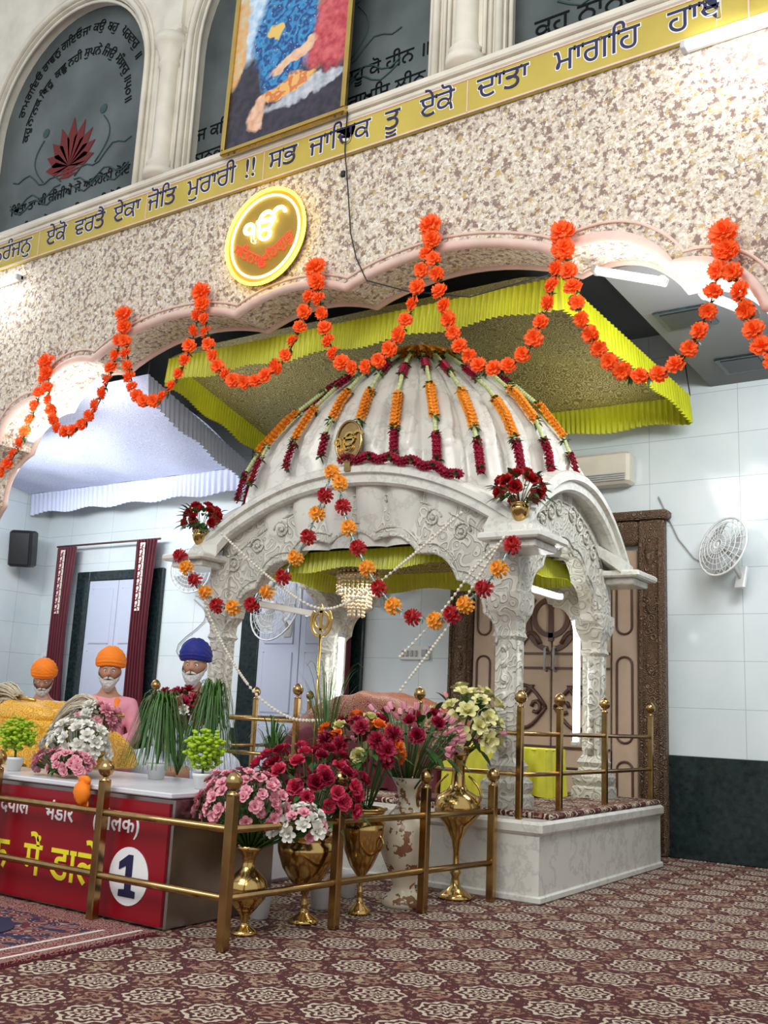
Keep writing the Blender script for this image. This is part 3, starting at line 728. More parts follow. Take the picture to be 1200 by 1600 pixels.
dtext([("सी", -5.75, .50), ("दयाल", -5.42, .50), ("भंडार", -5.0, .49), ("(गोलक)", -4.5, .48)], 'whitetxt', .135)
dp('number_disc', MB().addmesh(plate([circ(-4.36, .25, .155)], .002), fn=lambda x, y, z: (x, dby0 - .008 - z, y)), 'whitetxt')
one = [(-.06, -.11), (.07, -.11), (.07, -.075), (.035, -.07), (.035, .115), (-.0, .115), (-.07, .07), (-.07, .03), (-.015, .055), (-.015, -.07), (-.06, -.075)]
dp('number_one', MB().addmesh(plate([[(-4.365 + x, .25 + z) for x, z in one]], .002), fn=lambda x, y, z: (x, dby0 - .013 - z, y)), 'navytxt')
ck = MB(); ck.ball((0, -.04, 0), .06, 14, sy=.6, sz=1.1, bump=.35); ck.ball((.0, -.03, .07), .03, 10, sx=1.8, sy=.7, bump=.3); ck.grid(8, 8, lambda u, v: (-.04 + .08 * u + .02 * sin(v * 4), -.03 + .01 * sin(u * 12), -.10 + .1 * v))
thing('orange_cloth', 'orange knotted cloth hanging over counter edge', 'cloth', [('c', ck, 'turbo')], (-4.74, dby0 - .03, .67))
rg = MB(); rg.box(-9, -4.07, 2.4, 4.02, 0, .012)
rbd = MB(); rbd.box(-4.3, -4.05, 2.4, 4.04, .004, .016); rbd.box(-9, -4.3, 3.86, 4.04, .004, .016)
rl = MB(); rl.box(-4.13, -4.11, 2.4, 4.0, .016, .018); rl.box(-4.27, -4.25, 2.4, 3.86, .016, .018)
md = MB(); md.addmesh(plate([circ(-4.95, 3.45, .38, 32, .24)], .002), 0, fn=lambda x, y, z: (x, y, .016 + z)); md.addmesh(plate([circ(-4.95, 3.45, .28, 24, .17)], .002), 1, fn=lambda x, y, z: (x, y, .019 + z)); md.addmesh(plate([circ(-4.95, 3.45, .25, 12, .14)], .002), 0, fn=lambda x, y, z: (x, y, .022 + z)); md.addmesh(plate([circ(-4.95, 3.45, .1, 12)], .002), 1, fn=lambda x, y, z: (x, y, .025 + z))
fr = MB()
for i in range(160):
    y = 2.4 + i * .0102; fr.box(-4.05, -4.02 + random.uniform(-.006, .006), y, y + .004, .001, .005)
thing('rug', 'red patterned rug with navy medallion in front of counter', 'rug', [('rug_field', rg, 'rug'), ('rug_border', rbd, 'rugborder'), ('border_lines', rl, 'whitep'), ('medallion', md, ['navy', 'whitep']), ('fringe', fr, 'maroon')])

thing('seating_platform', 'low platform covered with pale sheet for attendants', 'platform', [('p', MB().box(-10, -4.65, 5.05, 6.28, 0, .62, bev=.03), 'whitetop')])
gc = MB(); gc.grid(70, 50, mound(-1.0, .72, -.36, .36, 0, .45, .03, 4, .30)); gd = MB(); frill_strip(gd, [(-.95, -.38, .34), (.4, -.40, .32), (.72, -.33, .26)], .30, .035, .2)
gp = MB(); gp.ball((.1, -.20, .34), .20, 16, sx=1.7, sy=.7, sz=.55, bump=.14)
thing('covered_scripture', 'scripture stand draped in golden brocade cloth', 'cloth', [('golden_cover', gc, 'goldcloth'), ('hanging_edge', gd, 'goldcloth'), ('folded_cushion', gp, 'goldcloth')], (-6.45, 5.0, .72))
def whisk(label, loc, rot):
    h = MB(); n = 110
    for i in range(n):
        a = random.uniform(0, 2 * pi); r = random.uniform(0, .045)
        P = []
        for k in range(7):
            t = k / 6; P.append((.40 * t - .02 + random.uniform(-.01, .01), r * (1 + .9 * sin(pi * t)) * cos(a), r * (1 + .9 * sin(pi * t)) * sin(a) + .08 * sin(pi * t) - .20 * t * t))
        h.tube(P, [.006 * (1 - .75 * k / 6) for k in range(7)], 4)
    hd = MB().tube([(-.2, 0, -.02), (-.1, 0, -.01), (0, 0, 0)], [.012, .016, .02], 10)
    thing('ceremonial_whisk', label, 'whisk', [('whisk_hair', h, 'hair'), ('handle', hd, 'gold')], loc, rot)
whisk('cream hair ceremonial whisk lying on golden cloth', (-5.62, 4.85, 1.12), (0, 0, radians(200)))
whisk('cream hair ceremonial whisk lying on golden cloth', (-6.55, 4.85, 1.20), (0, 0, radians(185)))

# ------------------------------------------------------------------ flowers
def flower_mb(kind, rows=4):
    m = MB(); random.seed(sum(map(ord, kind))); cup = .25
    if kind == 'rose': cup = .55; rings = [(5, 30, 45, .95, 1.25, .12, -.35, .03), (5, 52, 40, .85, 1.1, .12, -.28, .03), (5, 70, 25, .75, .9, .10, -.2, .02), (4, 84, 10, .68, .7, .08, -.12, .02), (3, 90, 0, .6, .45, .04, -.05, 0)]
    elif kind == 'carn': rings = [(9, 2, 18, 1, .55, .1, -.05, .14), (9, 28, 20, .95, .5, .1, 0, .14), (8, 55, 20, .8, .45, .05, .05, .12), (6, 80, 10, .65, .35, .03, .08, .07)]
    elif kind == 'ruffle': rings = [(9, -5, 5, 1, .75, .12, -.1, .24), (8, 22, 20, .95, .7, .1, 0, .26), (7, 50, 25, .8, .6, .08, .05, .24), (6, 76, 10, .65, .45, .03, .08, .16)]
    elif kind == 'lily': rings = [(6, 48, 55, 1.1, .65, .05, -.2, .02), (5, 70, 20, .8, .5, .02, -.1, 0)]
    elif kind == 'cherry': rings = [(5, 15, 10, .9, .85, .05, 0, .06), (5, 45, 15, .65, .6, .04, .04, .05), (4, 75, 0, .4, .3, .02, .04, .03)]
    elif kind == 'tulip': rings = [(4, 82, -8, 1.2, .9, .32, -.5, 0), (4, 84, 0, 1.1, .7, .2, -.45, 0)]
    elif kind == 'pom': rings = [(7, -20, 0, .6, .6, .35, -.2, .1), (7, 20, 0, .6, .6, .35, .05, .1), (6, 55, 0, .6, .5, .2, .2, .1)]
    else: rings = [(9, -40, 10, .6, .4, .5, -.35, .06), (10, -5, 10, .6, .4, .45, -.1, .06), (10, 25, 10, .6, .4, .4, .1, .06), (8, 55, 5, .6, .4, .25, .25, .06), (5, 80, 0, .55, .3, .05, .35, .04)]
    for ri, (n, t, cu, L, W, r0, z0, ruf) in enumerate(rings):
        for i in range(n): m.petal(L, W, t, cu, 2 * pi * (i + .5 * (ri % 2)) / n + random.uniform(-.1, .1), r0, z0, 0, ruf, cup=cup, rows=rows)
    if kind == 'ball': m.ball((0, 0, 0), .55, 10)
    if kind == 'pom': m.ball((0, 0, 0), .45, 8)
    if kind == 'tulip': m.tube([(0, 0, -1), (0, 0, -.4)], .08, 5)
    return m
_fc = {}
def fmesh(kind, mk):
    if (kind, mk) not in _fc: _fc[(kind, mk)] = mesh(kind + '_blossom', flower_mb(kind), mats_of(mk))
    return _fc[(kind, mk)]
POM = flower_mb('pom', 3)
def addpom(mb, p, nrm, s):
    q = Vector(nrm).to_track_quat('Z', 'Y').to_matrix().to_4x4() @ Matrix.Rotation(random.uniform(0, 6.28), 4, 'Z')
    mb.add(POM.v, POM.f, 0, True, Matrix.Translation(p) @ q @ Matrix.Scale(s, 4))
random.seed(11)
def place(name, me, pos, dirv, s, parent):
    o = link(bpy.data.objects.new(name, me)); o.parent = parent; o.location = pos
    q = Vector(dirv).to_track_quat('Z', 'Y'); o.rotation_mode = 'QUATERNION'; o.rotation_quaternion = q @ Matrix.Rotation(random.uniform(0, 6.28), 3, 'Z').to_quaternion(); o.scale = (s, s, s)
    return o
def leaf(mb, p, dv, L, W, mi=0, droop=.3):
    p = Vector(p); dv = Vector(dv).normalized(); sd = dv.cross(Vector((0, 0, 1)))
    if sd.length < .1: sd = Vector((1, 0, 0))
    sd.normalize(); v = []
    for j in range(5):
        t = j / 4; c = p + dv * L * t - Vector((0, 0, droop * L * t * t)); w = W * sin(pi * (t * .9 + .08)); up = Vector((0, 0, .12 * w))
        v += [tuple(c - sd * w * .5 + up), tuple(c), tuple(c + sd * w * .5 + up)]
    mb.add(v, [[j * 3 + i, j * 3 + i + 1, j * 3 + i + 4, j * 3 + i + 3] for j in range(4) for i in range(2)], mi, True)
def bouquet(label, base, cen, rad, spec, nleaf=40, leafL=.1, group=None, lm='green', bname='flower_bouquet', zmin=-.45):
    for (kind, mk, cnt, size, nm) in spec:
        st_ = random.getstate(); fmesh(kind, mk); random.setstate(st_)
    o = tag(obj(bname, None, base), label, 'flowers', group); st = MB(); lf = MB(); C = Vector(cen)
    tot = sum(s[2] for s in spec); pts = []
    for i in range(tot):
        z = 1 - (i + .5) / tot * (1 - zmin); a = i * 2.39996 + random.uniform(-.3, .3); r = sqrt(max(0, 1 - z * z))
        pts.append(Vector((r * cos(a), r * sin(a), z)))
    random.shuffle(pts); k = 0
    for (kind, mk, cnt, size, nm) in spec:
        for i in range(cnt):
            d_ = pts[k]; k += 1; q = random.uniform(.82, 1.08); p = C + Vector((d_.x * rad[0] * q, d_.y * rad[1] * q, d_.z * rad[2] * q))
            place(nm, fmesh(kind, mk), p, d_ + Vector((random.uniform(-.2, .2), random.uniform(-.2, .2), .25)), size * random.uniform(.85, 1.15), o)
            st.tube([(0, 0, 0), tuple(p * .5 + Vector((0, 0, C.z * .1))), tuple(p - d_ * size * .3)], .004, 4)
    for i in range(nleaf):
        a = random.uniform(0, 2 * pi); z = random.uniform(-.7, .8); r = sqrt(1 - z * z); d_ = Vector((r * cos(a), r * sin(a), z)); q = random.uniform(.5, .95)
        leaf(lf, C + Vector((d_.x * rad[0] * q, d_.y * rad[1] * q, d_.z * rad[2] * q)), d_ + Vector((0, 0, .2)), leafL * random.uniform(.7, 1.4), leafL * .42)
    s0 = obj('stems', mesh('stems', st, mats_of('stem')), parent=o); s0['kind'] = 'stuff'; l = obj('foliage', mesh('foliage', lf, mats_of(lm)), parent=o); l['kind'] = 'stuff'
    return o

def vase(name, label, loc, prof, m='brass', handles=False, n=28):
    mb = MB().lathe(prof, n)
    o = thing(name, label, 'vase', [('vase_body', mb, m)] if not handles else [('vase_body', mb, m), ('rim_ring', MB().tube([(prof[-3][0] * cos(2 * pi * i / 24), prof[-3][0] * sin(2 * pi * i / 24), prof[-3][1]) for i in range(24)], .008, 6, closed=True), m)], loc)
    if handles:
        R_ = max(p[0] for p in prof)
        for s_ in (-1, 1): obj('handle', mesh('handle', MB().tube([(s_ * R_ * (.5 + .6 * sin(t * pi / 8)), 0, prof[-1][1] * (.62 + .28 * t / 8)) for t in range(9)], .008, 6), mats_of(m)), parent=o)
sc = lambda P, a, b: [(r * a, z * b) for r, z in P]
goblet = [(.5, 0), (.52, .02), (.45, .05), (.2, .1), (.1, .17), (.16, .2), (.1, .23), (.09, .3), (.2, .36), (.5, .45), (.8, .6), (.98, .78), (1.0, .86), (.85, .9), (.9, .95), (1.02, 1.0), (.9, .99), (.8, .9)]
amph = [(.6, 0), (.62, .02), (.5, .05), (.25, .09), (.15, .13), (.25, .17), (.2, .2), (.5, .28), (.9, .4), (1, .5), (.9, .6), (.6, .68), (.35, .74), (.28, .82), (.35, .88), (.55, .94), (.7, 1.0), (.6, .99), (.4, .92)]
tallv = [(.7, 0), (.72, .015), (.55, .04), (.22, .08), (.15, .14), (.25, .17), (.14, .2), (.13, .3), (.2, .38), (.5, .47), (.95, .55), (1, .60), (.88, .67), (.45, .71), (.3, .75), (.25, .85), (.35, .93), (.6, 1), (.5, .99), (.3, .9)]
pot = [(.55, 0), (.7, .02), (.95, .8), (1.0, .82), (1.0, 1), (.9, 1), (.88, .85)]
vase('brass_vase', 'polished brass urn vase on carpet behind railing', (-3.74, 4.38, 0), sc(amph, .115, .46), 'brass')
vase('brass_vase', 'wide polished brass goblet vase holding pink roses', (-3.70, 4.85, 0), sc(goblet, .175, .50), 'brass')
vase('brass_vase', 'footed polished brass vase holding mixed roses', (-3.62, 5.3, 0), sc(goblet, .14, .62), 'brass', True)
vase('ceramic_vase', 'cream ceramic vase with brown painted flowers', (-3.57, 5.72, 0), [(.13, 0), (.14, .02), (.13, .05), (.08, .09), (.07, .13), (.10, .20), (.155, .32), (.175, .42), (.165, .50), (.11, .57), (.065, .62), (.055, .68), (.07, .74), (.11, .80), (.09, .79), (.05, .70)], 'vasem')
vase('brass_vase', 'tall polished brass vase beside marble platform', (-3.47, 6.22, 0), sc(tallv, .165, 1.0), 'brass', True)
for i, (x, y) in enumerate(((-3.95, 4.75), (-3.88, 5.25), (-4.0, 5.7))): vase('flower_pot', 'small white plastic flower pot on carpet', (x, y, 0), sc(pot, .075, .16), 'white')
vase('flower_pot', 'small white plastic flower pot on counter', (-5.75, 4.3, .72), sc(pot, .06, .09), 'white')
vase('flower_pot', 'small white plastic flower pot on counter', (-4.2, 4.45, .72), sc(pot, .06, .09), 'white')

bouquet('crimson pink rose bouquet in brass goblet vase', (-3.70, 4.85, .40), (-.04, 0, .34), (.38, .26, .26), [('rose', 'rosep', 42, .046, 'rose'), ('rose', 'crim', 18, .050, 'rose')], 150, .10)
bouquet('mixed orange peach and crimson rose bouquet', (-3.62, 5.3, .52), (-.04, 0, .47), (.28, .22, .20), [('rose', 'orangep', 14, .055, 'rose'), ('rose', 'creamp', 8, .05, 'rose'), ('carn', 'crim', 14, .06, 'carnation')], 70, .1)
bouquet('pink tulip and crimson flower bouquet', (-3.57, 5.72, .66), (.0, 0, .40), (.40, .25, .22), [('tulip', 'pinkp', 60, .040, 'tulip'), ('rose', 'crim', 10, .055, 'rose')], 90, .11)
bouquet('cream yellow and white lily bouquet', (-3.47, 6.22, .9), (.05, 0, .24), (.26, .18, .26), [('lily', 'creamp', 20, .08, 'lily'), ('tulip', 'pinkp', 8, .035, 'tulip')], 50, .12)
bouquet('light pink blossom bouquet in brass urn', (-3.74, 4.38, .42), (-.05, -.04, .26), (.27, .2, .18), [('cherry', 'pinkp', 90, .040, 'blossom')], 50, .06)
bouquet('white and pale pink magnolia bouquet in brass urn', (-3.74, 4.38, .42), (.22, .12, .15), (.17, .15, .11), [('lily', 'whitep', 24, .048, 'magnolia'), ('cherry', 'pinkp', 12, .04, 'blossom')], 24, .07)
bouquet('white magnolia bouquet standing on counter', (-5.27, 4.4, .73), (0, 0, .18), (.27, .14, .16), [('lily', 'whitep', 48, .05, 'magnolia')], 20, .06)
bouquet('light pink blossom bouquet lying on counter', (-5.2, 4.25, .73), (0, 0, .07), (.26, .1, .09), [('cherry', 'pinkp', 54, .036, 'blossom')], 20, .05)
bouquet('dark red and orange bouquet behind grass plants', (-5.1, 5.15, .72), (0, 0, .42), (.24, .16, .15), [('carn', 'crim', 22, .06, 'carnation'), ('lily', 'whitep', 6, .05, 'lily'), ('rose', 'orangep', 3, .05, 'rose')], 40, .1)
bouquet('pink and white carnation bouquet beside golden cloth', (-5.65, 4.85, .72), (0, 0, .34), (.2, .12, .11), [('carn', 'pinkp', 18, .05, 'carnation'), ('carn', 'whitep', 6, .05, 'carnation')], 20, .08)
for x, y in ((-5.75, 4.3), (-4.2, 4.45)):
    o = tag(obj('potted_bush', None, (x, y, .79)), 'round lime green artificial bush in white pot', 'plant', 'small potted bushes'); m = MB()
    for i in range(260):
        d_ = Vector((random.gauss(0, 1), random.gauss(0, 1), random.gauss(0, 1))).normalized(); m.ball(tuple(d_ * random.uniform(.05, .125) + Vector((0, 0, .16))), .017, 5, sz=.6)
    q = obj('foliage', mesh('foliage', m, mats_of('lime')), parent=o); q['kind'] = 'stuff'
    m = MB().tube([(0, 0, -.04), (0, 0, .12)], .008, 6); obj('stem', mesh('stem', m, mats_of('stem')), parent=o)
def grass(label, loc, n, h, spread, m='grass', w=.007, rise=.6):
    mb = MB()
    for i in range(n):
        a = random.uniform(0, 2 * pi); s_ = random.uniform(.2, 1) * spread; hh = h * random.uniform(.6, 1.05); v = []; dx, dy = cos(a), sin(a)
        for j in range(8):
            t = j / 7; r = s_ * t ** 1.3; z = hh * (sin(pi * t * rise * (.6 + .6 * s_ / spread)) / 1.0); ww = w * (1 - t * .85)
            v += [(dx * r - dy * ww, dy * r + dx * ww, max(.0, z)), (dx * r + dy * ww, dy * r - dx * ww, max(.0, z))]
        mb.add(v, [[2 * j, 2 * j + 1, 2 * j + 3, 2 * j + 2] for j in range(7)], 0, True)
    p = MB().lathe(sc(pot, .07, .1), 16)
    o = thing('grass_plant', label, 'plant', [('grass_blades', mb, m), ('pot', p, 'white')], loc)
    for c_ in o.children:
        if c_.name.startswith('grass'): c_.location.z = .07; c_['kind'] = 'stuff'
grass('drooping artificial grass plant on counter', (-4.86, 4.72, .72), 380, .48, .3, rise=.95)
grass('drooping artificial grass plant on counter', (-4.42, 4.72, .72), 300, .56, .22, rise=.85)
grass('tall green spray behind rose bouquets', (-3.95, 5.3, .62), 80, .82, .36, rise=.5, w=.006)
grass('green leafy spray behind counter corner', (-4.3, 5.2, .62), 60, .45, .22, rise=.6, w=.012)

for x, y in ((CX + hx + .18, CY - hy - .24), (CX - hx - .16, CY - hy - .24)):
    vase('brass_vase', 'small brass vase on canopy corner slab', (x, y, 2.56), sc(goblet, .075, .24), 'brass')
    bouquet('red rose bouquet in small brass vase', (x, y, 2.76), (0, 0, .14), (.20, .17, .15), [('rose', 'redp', 15, .055, 'rose')], 60, .1, group='corner rose bouquets')

# ------------------------------------------------------------------ orange swag garlands on arch
anch = [(-9.95, 4.0), (-8.5, 4.60), (-7.37, 4.90), (-6.33, 4.93), (-4.99, 4.87), (-3.85, 4.98), (-2.72, 4.64), (-1.58, 4.36), (-.5, 3.9)]
sagz = [3.42, 3.84, 3.98, 3.99, 3.93, 3.74, 3.50, 3.25]
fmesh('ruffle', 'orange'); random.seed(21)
for i, sz in enumerate(sagz):
    (x0, z0), (x1, z1) = anch[i], anch[i + 1]; yy = YW - .1
    o = tag(obj('flower_garland', None, (x0, yy, z0)), 'orange artificial flower garland swagged along scalloped arch', 'garland', 'orange swag garlands')
    sag = (z0 + z1) / 2 - sz; k = 3.0; P = []
    for j in range(161):
        t = j / 160; s_ = (math.cosh(k) - math.cosh(k * (2 * t - 1))) / (math.cosh(k) - 1)
        P.append(Vector(((x1 - x0) * t, 0, (z1 - z0) * t - sag * s_)))
    st = MB().tube([tuple(p) for p in P[::4]], .006, 5); lf = MB(); acc = .09; pos = []
    for a, b in zip(P, P[1:]):
        L = (b - a).length
        if acc <= 0: pos.append((a.copy(), (b - a).normalized())); acc = .125
        acc -= L
    for p, t in pos:
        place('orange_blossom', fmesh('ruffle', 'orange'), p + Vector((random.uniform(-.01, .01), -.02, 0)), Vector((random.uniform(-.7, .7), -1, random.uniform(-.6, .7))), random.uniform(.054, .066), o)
        q = p + t * .0625
        for w in range(6): leaf(lf, q, (random.uniform(-1, 1), random.uniform(-1, .3), random.uniform(-1, 1)), .055, .026)
    place('orange_blossom', fmesh('ruffle', 'orange'), Vector((0, -.03, .04)), Vector((0, -1, .4)), .09, o)
    place('orange_blossom', fmesh('ruffle', 'orange'), Vector((.02, -.03, -.08)), Vector((.3, -1, .1)), .07, o)
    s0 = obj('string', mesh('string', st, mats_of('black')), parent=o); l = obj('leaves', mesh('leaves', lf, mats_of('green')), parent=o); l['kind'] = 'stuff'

# dome strands
angs = [-165, -152, -140, -128, -114, -101, -88, -74, -61, -50, -38, -22, 5]
ends = [2.95, 3.0, 3.1, 3.2, 3.3, 3.35, 3.35, 3.3, 3.2, 3.1, 3.1, 3.2, 3.2]
for si, (a, ze) in enumerate(zip(angs, ends)):
    th = radians(a); n = 60; P = [Vector(dpt(th, 4.60 + (ze - 4.60) * i / n, 1.07)) + Vector((0, 0, .03)) for i in range(n + 1)]
    L = [0]
    for u, v in zip(P, P[1:]): L.append(L[-1] + (v - u).length)
    T = L[-1]
    root = tag(obj('dome_garland', None, tuple(P[0])), 'marigold rose and jasmine garland strand draped on dome', 'garland', 'dome garland strands')
    off = P[0]; out = Vector((cos(th), sin(th), .7))
    def at(s):
        i = max(k for k in range(n + 1) if L[k] <= s); j = min(n, i + 1); d_ = L[j] - L[i]; return P[i].lerp(P[j], (s - L[i]) / d_ if d_ > 0 else 0) - off
    dl = (.0, .05, -.03)[si % 3]
    for t0, t1, kind in ((.02, .17, 'o'), (.17, .32 + dl, 'j'), (.32 + dl, .42 + dl, 'm'), (.42 + dl, .60 + dl, 'j'), (.60 + dl, .80 + dl, 'o'), (.80 + dl, .88, 'j'), (.88, 1.0, 'm')):
        mb = MB(); s_ = t0 * T
        while s_ < t1 * T:
            if kind == 'j': mb.ball(tuple(at(s_)), .020, 6, bump=.3); s_ += .026
            else: addpom(mb, at(s_), out, .052 if kind == 'o' else .045); s_ += .042
        nm, mk = {'o': ('marigold_section', 'marig'), 'm': ('rose_section', 'crim'), 'j': ('jasmine_section', 'jas')}[kind]
        if mb.v: obj(nm, mesh(nm, mb, mats_of(mk)), parent=root)
    g_ = MB()
    for t in (.18, .31 + dl, .43 + dl, .60 + dl, .81 + dl, .88, 1.0):
        for w in range(10): leaf(g_, at(min(t, .999) * T), (random.uniform(-1, 1), random.uniform(-1, 1), random.uniform(-.5, 1)), .07, .032)
    q = obj('leaf_tufts', mesh('leaf_tufts', g_, mats_of('green')), parent=root); q['kind'] = 'stuff'
mb = MB(); gl = MB()
for i in range(34):
    t = -.02 + .66 * i / 33; x = CX + 1.75 * t; z = ztop(t) + .15; addpom(mb, Vector((x, 6.60, z + .015 * sin(i))), (0, -1, .6), .047)
    if i % 6 == 3:
        for w in range(6): leaf(gl, (x, 6.56, z), (random.uniform(-1, 1), -1, random.uniform(-.5, 1)), .06, .03)
o = thing('rose_garland', 'crimson rose garland lying along canopy arch', 'garland', [('rose_section', mb, 'crim'), ('leaf_tufts', gl, 'green')]); o.children[1]['kind'] = 'stuff'

LB = [(-4.83, 3.14), (-4.89, 2.95), (-4.96, 2.80), (-5.04, 2.61), (-5.16, 2.44), (-5.28, 2.285), (-5.44, 2.16), (-5.60, 2.06), (-5.81, 2.04), (-6.0, 2.06), (-6.15, 2.18), (-6.29, 2.29), (-6.41, 2.41), (-6.5, 2.52)]
RB = [(-4.74, 3.04), (-4.70, 2.84), (-4.63, 2.66), (-4.53, 2.49), (-4.43, 2.32), (-4.31, 2.16), (-4.17, 2.02), (-3.99, 1.93), (-3.79, 1.90), (-3.65, 1.945), (-3.54, 2.015), (-3.39, 2.13), (-3.27, 2.27), (-3.165, 2.44)]
for Lst in (LB, RB):
    yy = 6.36; o = tag(obj('flower_ball_garland', None, (Lst[0][0], yy, Lst[0][1])), 'garland of red and orange flower balls across canopy', 'garland', 'flower ball garlands')
    st = MB(); P = [(x - Lst[0][0], 0, z - Lst[0][1]) for x, z in Lst]; st.tube(P, .008, 6)
    for a, b in zip(P, P[1:]):
        c_ = (Vector(a) + Vector(b)) / 2
        for w in range(10): leaf(st, c_, (random.uniform(-1, 1), random.uniform(-1, 1), random.uniform(-1, 1)), .04, .012)
    for i, p in enumerate(P): place('flower_ball', fmesh('ball', 'redp' if i % 2 else 'marig'), Vector(p), Vector((random.uniform(-.5, .5), -1, .4)), .068, o)
    q = obj('tinsel_string', mesh('tinsel_string', st, mats_of('tinsel')), parent=o); q['kind'] = 'stuff'
def beads(pts, y=6.40):
    V = [Vector((x, y, z)) for x, z in pts]; mb = MB(); Q = []
    for i in range(len(V) - 1):
        a, b, c_, d_ = V[max(0, i - 1)], V[i], V[i + 1], V[min(len(V) - 1, i + 2)]
        for t in [k / 24 for k in range(24)]: Q.append(.5 * ((2 * b) + (-a + c_) * t + (2 * a - 5 * b + 4 * c_ - d_) * t * t + (-a + 3 * b - 3 * c_ + d_) * t ** 3))
    acc = 0
    for a, b in zip(Q, Q[1:]):
        acc += (b - a).length
        if acc > .024: mb.ball(tuple(b), .014, 6); acc = 0
    mb.tube([tuple(q) for q in Q[::4]], .003, 4)
    thing('bead_string', 'string of pearl coloured beads hanging on canopy', 'beads', [('b', mb, 'pearl')], group='bead strings', kind='stuff')
beads([(-6.43, 2.50), (-6.0, 1.82), (-5.56, 1.35), (-5.15, 1.14), (-4.8, 1.13)])
beads([(-6.07, 2.72), (-5.44, 2.28), (-4.93, 2.02), (-4.55, 2.09), (-4.09, 2.37), (-3.59, 2.73)])
beads([(-3.24, 2.52), (-3.44, 2.235), (-3.72, 1.83), (-4.1, 1.37)])
beads([(-3.27, 2.50), (-3.5, 2.3), (-3.8, 1.95), (-4.15, 1.62)], 6.44)

# ------------------------------------------------------------------ back wall doors etc.
wd = obj('door_1', None, (-4.34, YB, 0)); wd['kind'] = 'structure'
def wp(name, mb, m): return obj(name, mesh(name, mb, mats_of(m)), parent=wd)
fr = MB()
for a, b, c_, d_ in ((-1.22, -.95, 0, 3.25), (.95, 1.22, 0, 3.25), (-.95, .95, 3.0, 3.25)): fr.box(a, b, -.12, 0, c_, d_, bev=.02)
for s_ in (-1, 1):
    for x in (.99, 1.18): fr.tube([(s_ * x, -.13, .05), (s_ * x, -.13, 3.05)], .018, 8)
    for z in (.6, 1.2, 1.8, 2.4, 2.9): fr.ball((s_ * 1.085, -.12, z), .06, 8, sy=.4, sz=2)
fr.box(-1.27, 1.27, -.16, 0, 3.25, 3.34, bev=.02)
wp('carved_frame', fr, 'wood')
for a, b in ((-.93, -.66), (-.64, -.01), (.01, .64), (.66, .93)): wp('door_leaf', MB().box(a, b, -.06, -.01, .05, 2.95, bev=.01), 'beige')
def rrect(cx, cz, w, h, rd=.06): return [(cx + sx * (w - rd) + rd * cos(a), -.065, cz + sz * (h - rd) + rd * sin(a)) for sx, sz, aa in ((1, 1, 0), (-1, 1, 90), (-1, -1, 180), (1, -1, 270)) for a in [radians(aa + k * 22.5) for k in range(5)]]
mo = MB()
for cx in (-.795, .795):
    for cz, h in ((.55, .3), (1.45, .42), (2.45, .35)): mo.tube(rrect(cx, cz, .08, h, .075), .012, 6, closed=True)
for cx in (-.33, .33): mo.tube(rrect(cx, .45, .24, .3), .012, 6, closed=True)
for cz in (2.95, 1.9, 1.75, .95): mo.box(-.64, .64, -.075, -.05, cz - .012, cz + .012)
for q in khanda(.36): mo.addmesh(plate(q, .012), 0, fn=lambda x, y, z: (x, -.075 - z, y + 2.28))
for g in (-1, 1):
    for k in range(5):
        a = k * 1.25; mo.tube([(g * (.16 + .09 * k + .05 * cos(a + t * .9)), -.075, 1.35 + .17 * sin(a) + .06 * sin(t * .9)) for t in range(7)], .022, 6)
    mo.tube([(g * (.05 + .5 * t / 10), -.075, 1.35 + .22 * sin(t / 10 * pi)) for t in range(11)], .02, 6); mo.tube([(g * (.05 + .5 * t / 10), -.075, 1.35 - .22 * sin(t / 10 * pi)) for t in range(11)], .02, 6)
    mo.tube([(g * (.12 + .42 * t / 10), -.075, 2.0 + .12 * sin(t / 10 * 2 * pi)) for t in range(11)], .028, 6)
q = wp('carved_ornament', mo, 'brown'); q['kind'] = 'stuff'
for g in (-1, 1): wp('door_handle', MB().tube([(g * .05, -.06, 1.72), (g * .05, -.12, 1.74), (g * .05, -.12, 1.95), (g * .05, -.06, 1.97)], .014, 8), 'grey')
def white_door(n, cx, hw, top, jamb):
    o = obj('door_%d' % n, None, (cx, YB, 0)); o['kind'] = 'structure'; j = MB()
    j.box(-hw - jamb, -hw, -.06, 0, 0, top + jamb * .5, bev=.01); j.box(hw, hw + jamb, -.06, 0, 0, top + jamb * .5, bev=.01); j.box(-hw, hw, -.06, 0, top, top + jamb * .5, bev=.01)
    obj('door_jamb', mesh('door_jamb', j, mats_of('dado')), parent=o)
    for a, b in ((-hw, -.005), (.005, hw)):
        l = MB(); l.box(a, b, -.04, -.01, .02, top, bev=.005)
        for z0, z1 in ((.15, 1.0), (1.15, 1.9), (2.0, top - .12)): l.box(a + .09, b - .09, -.052, -.035, z0, z1, bev=.012)
        obj('door_leaf', mesh('door_leaf', l, mats_of('doorw')), parent=o)
    h = MB().tube([(.05, -.05, 1.2), (.05, -.09, 1.21), (.05, -.09, 1.38), (.05, -.05, 1.39)], .01, 6); obj('door_handle', mesh('door_handle', h, mats_of('grey')), parent=o)
white_door(2, -11.1, .62, 2.92, .28)
white_door(3, -7.72, .66, 2.88, .30)
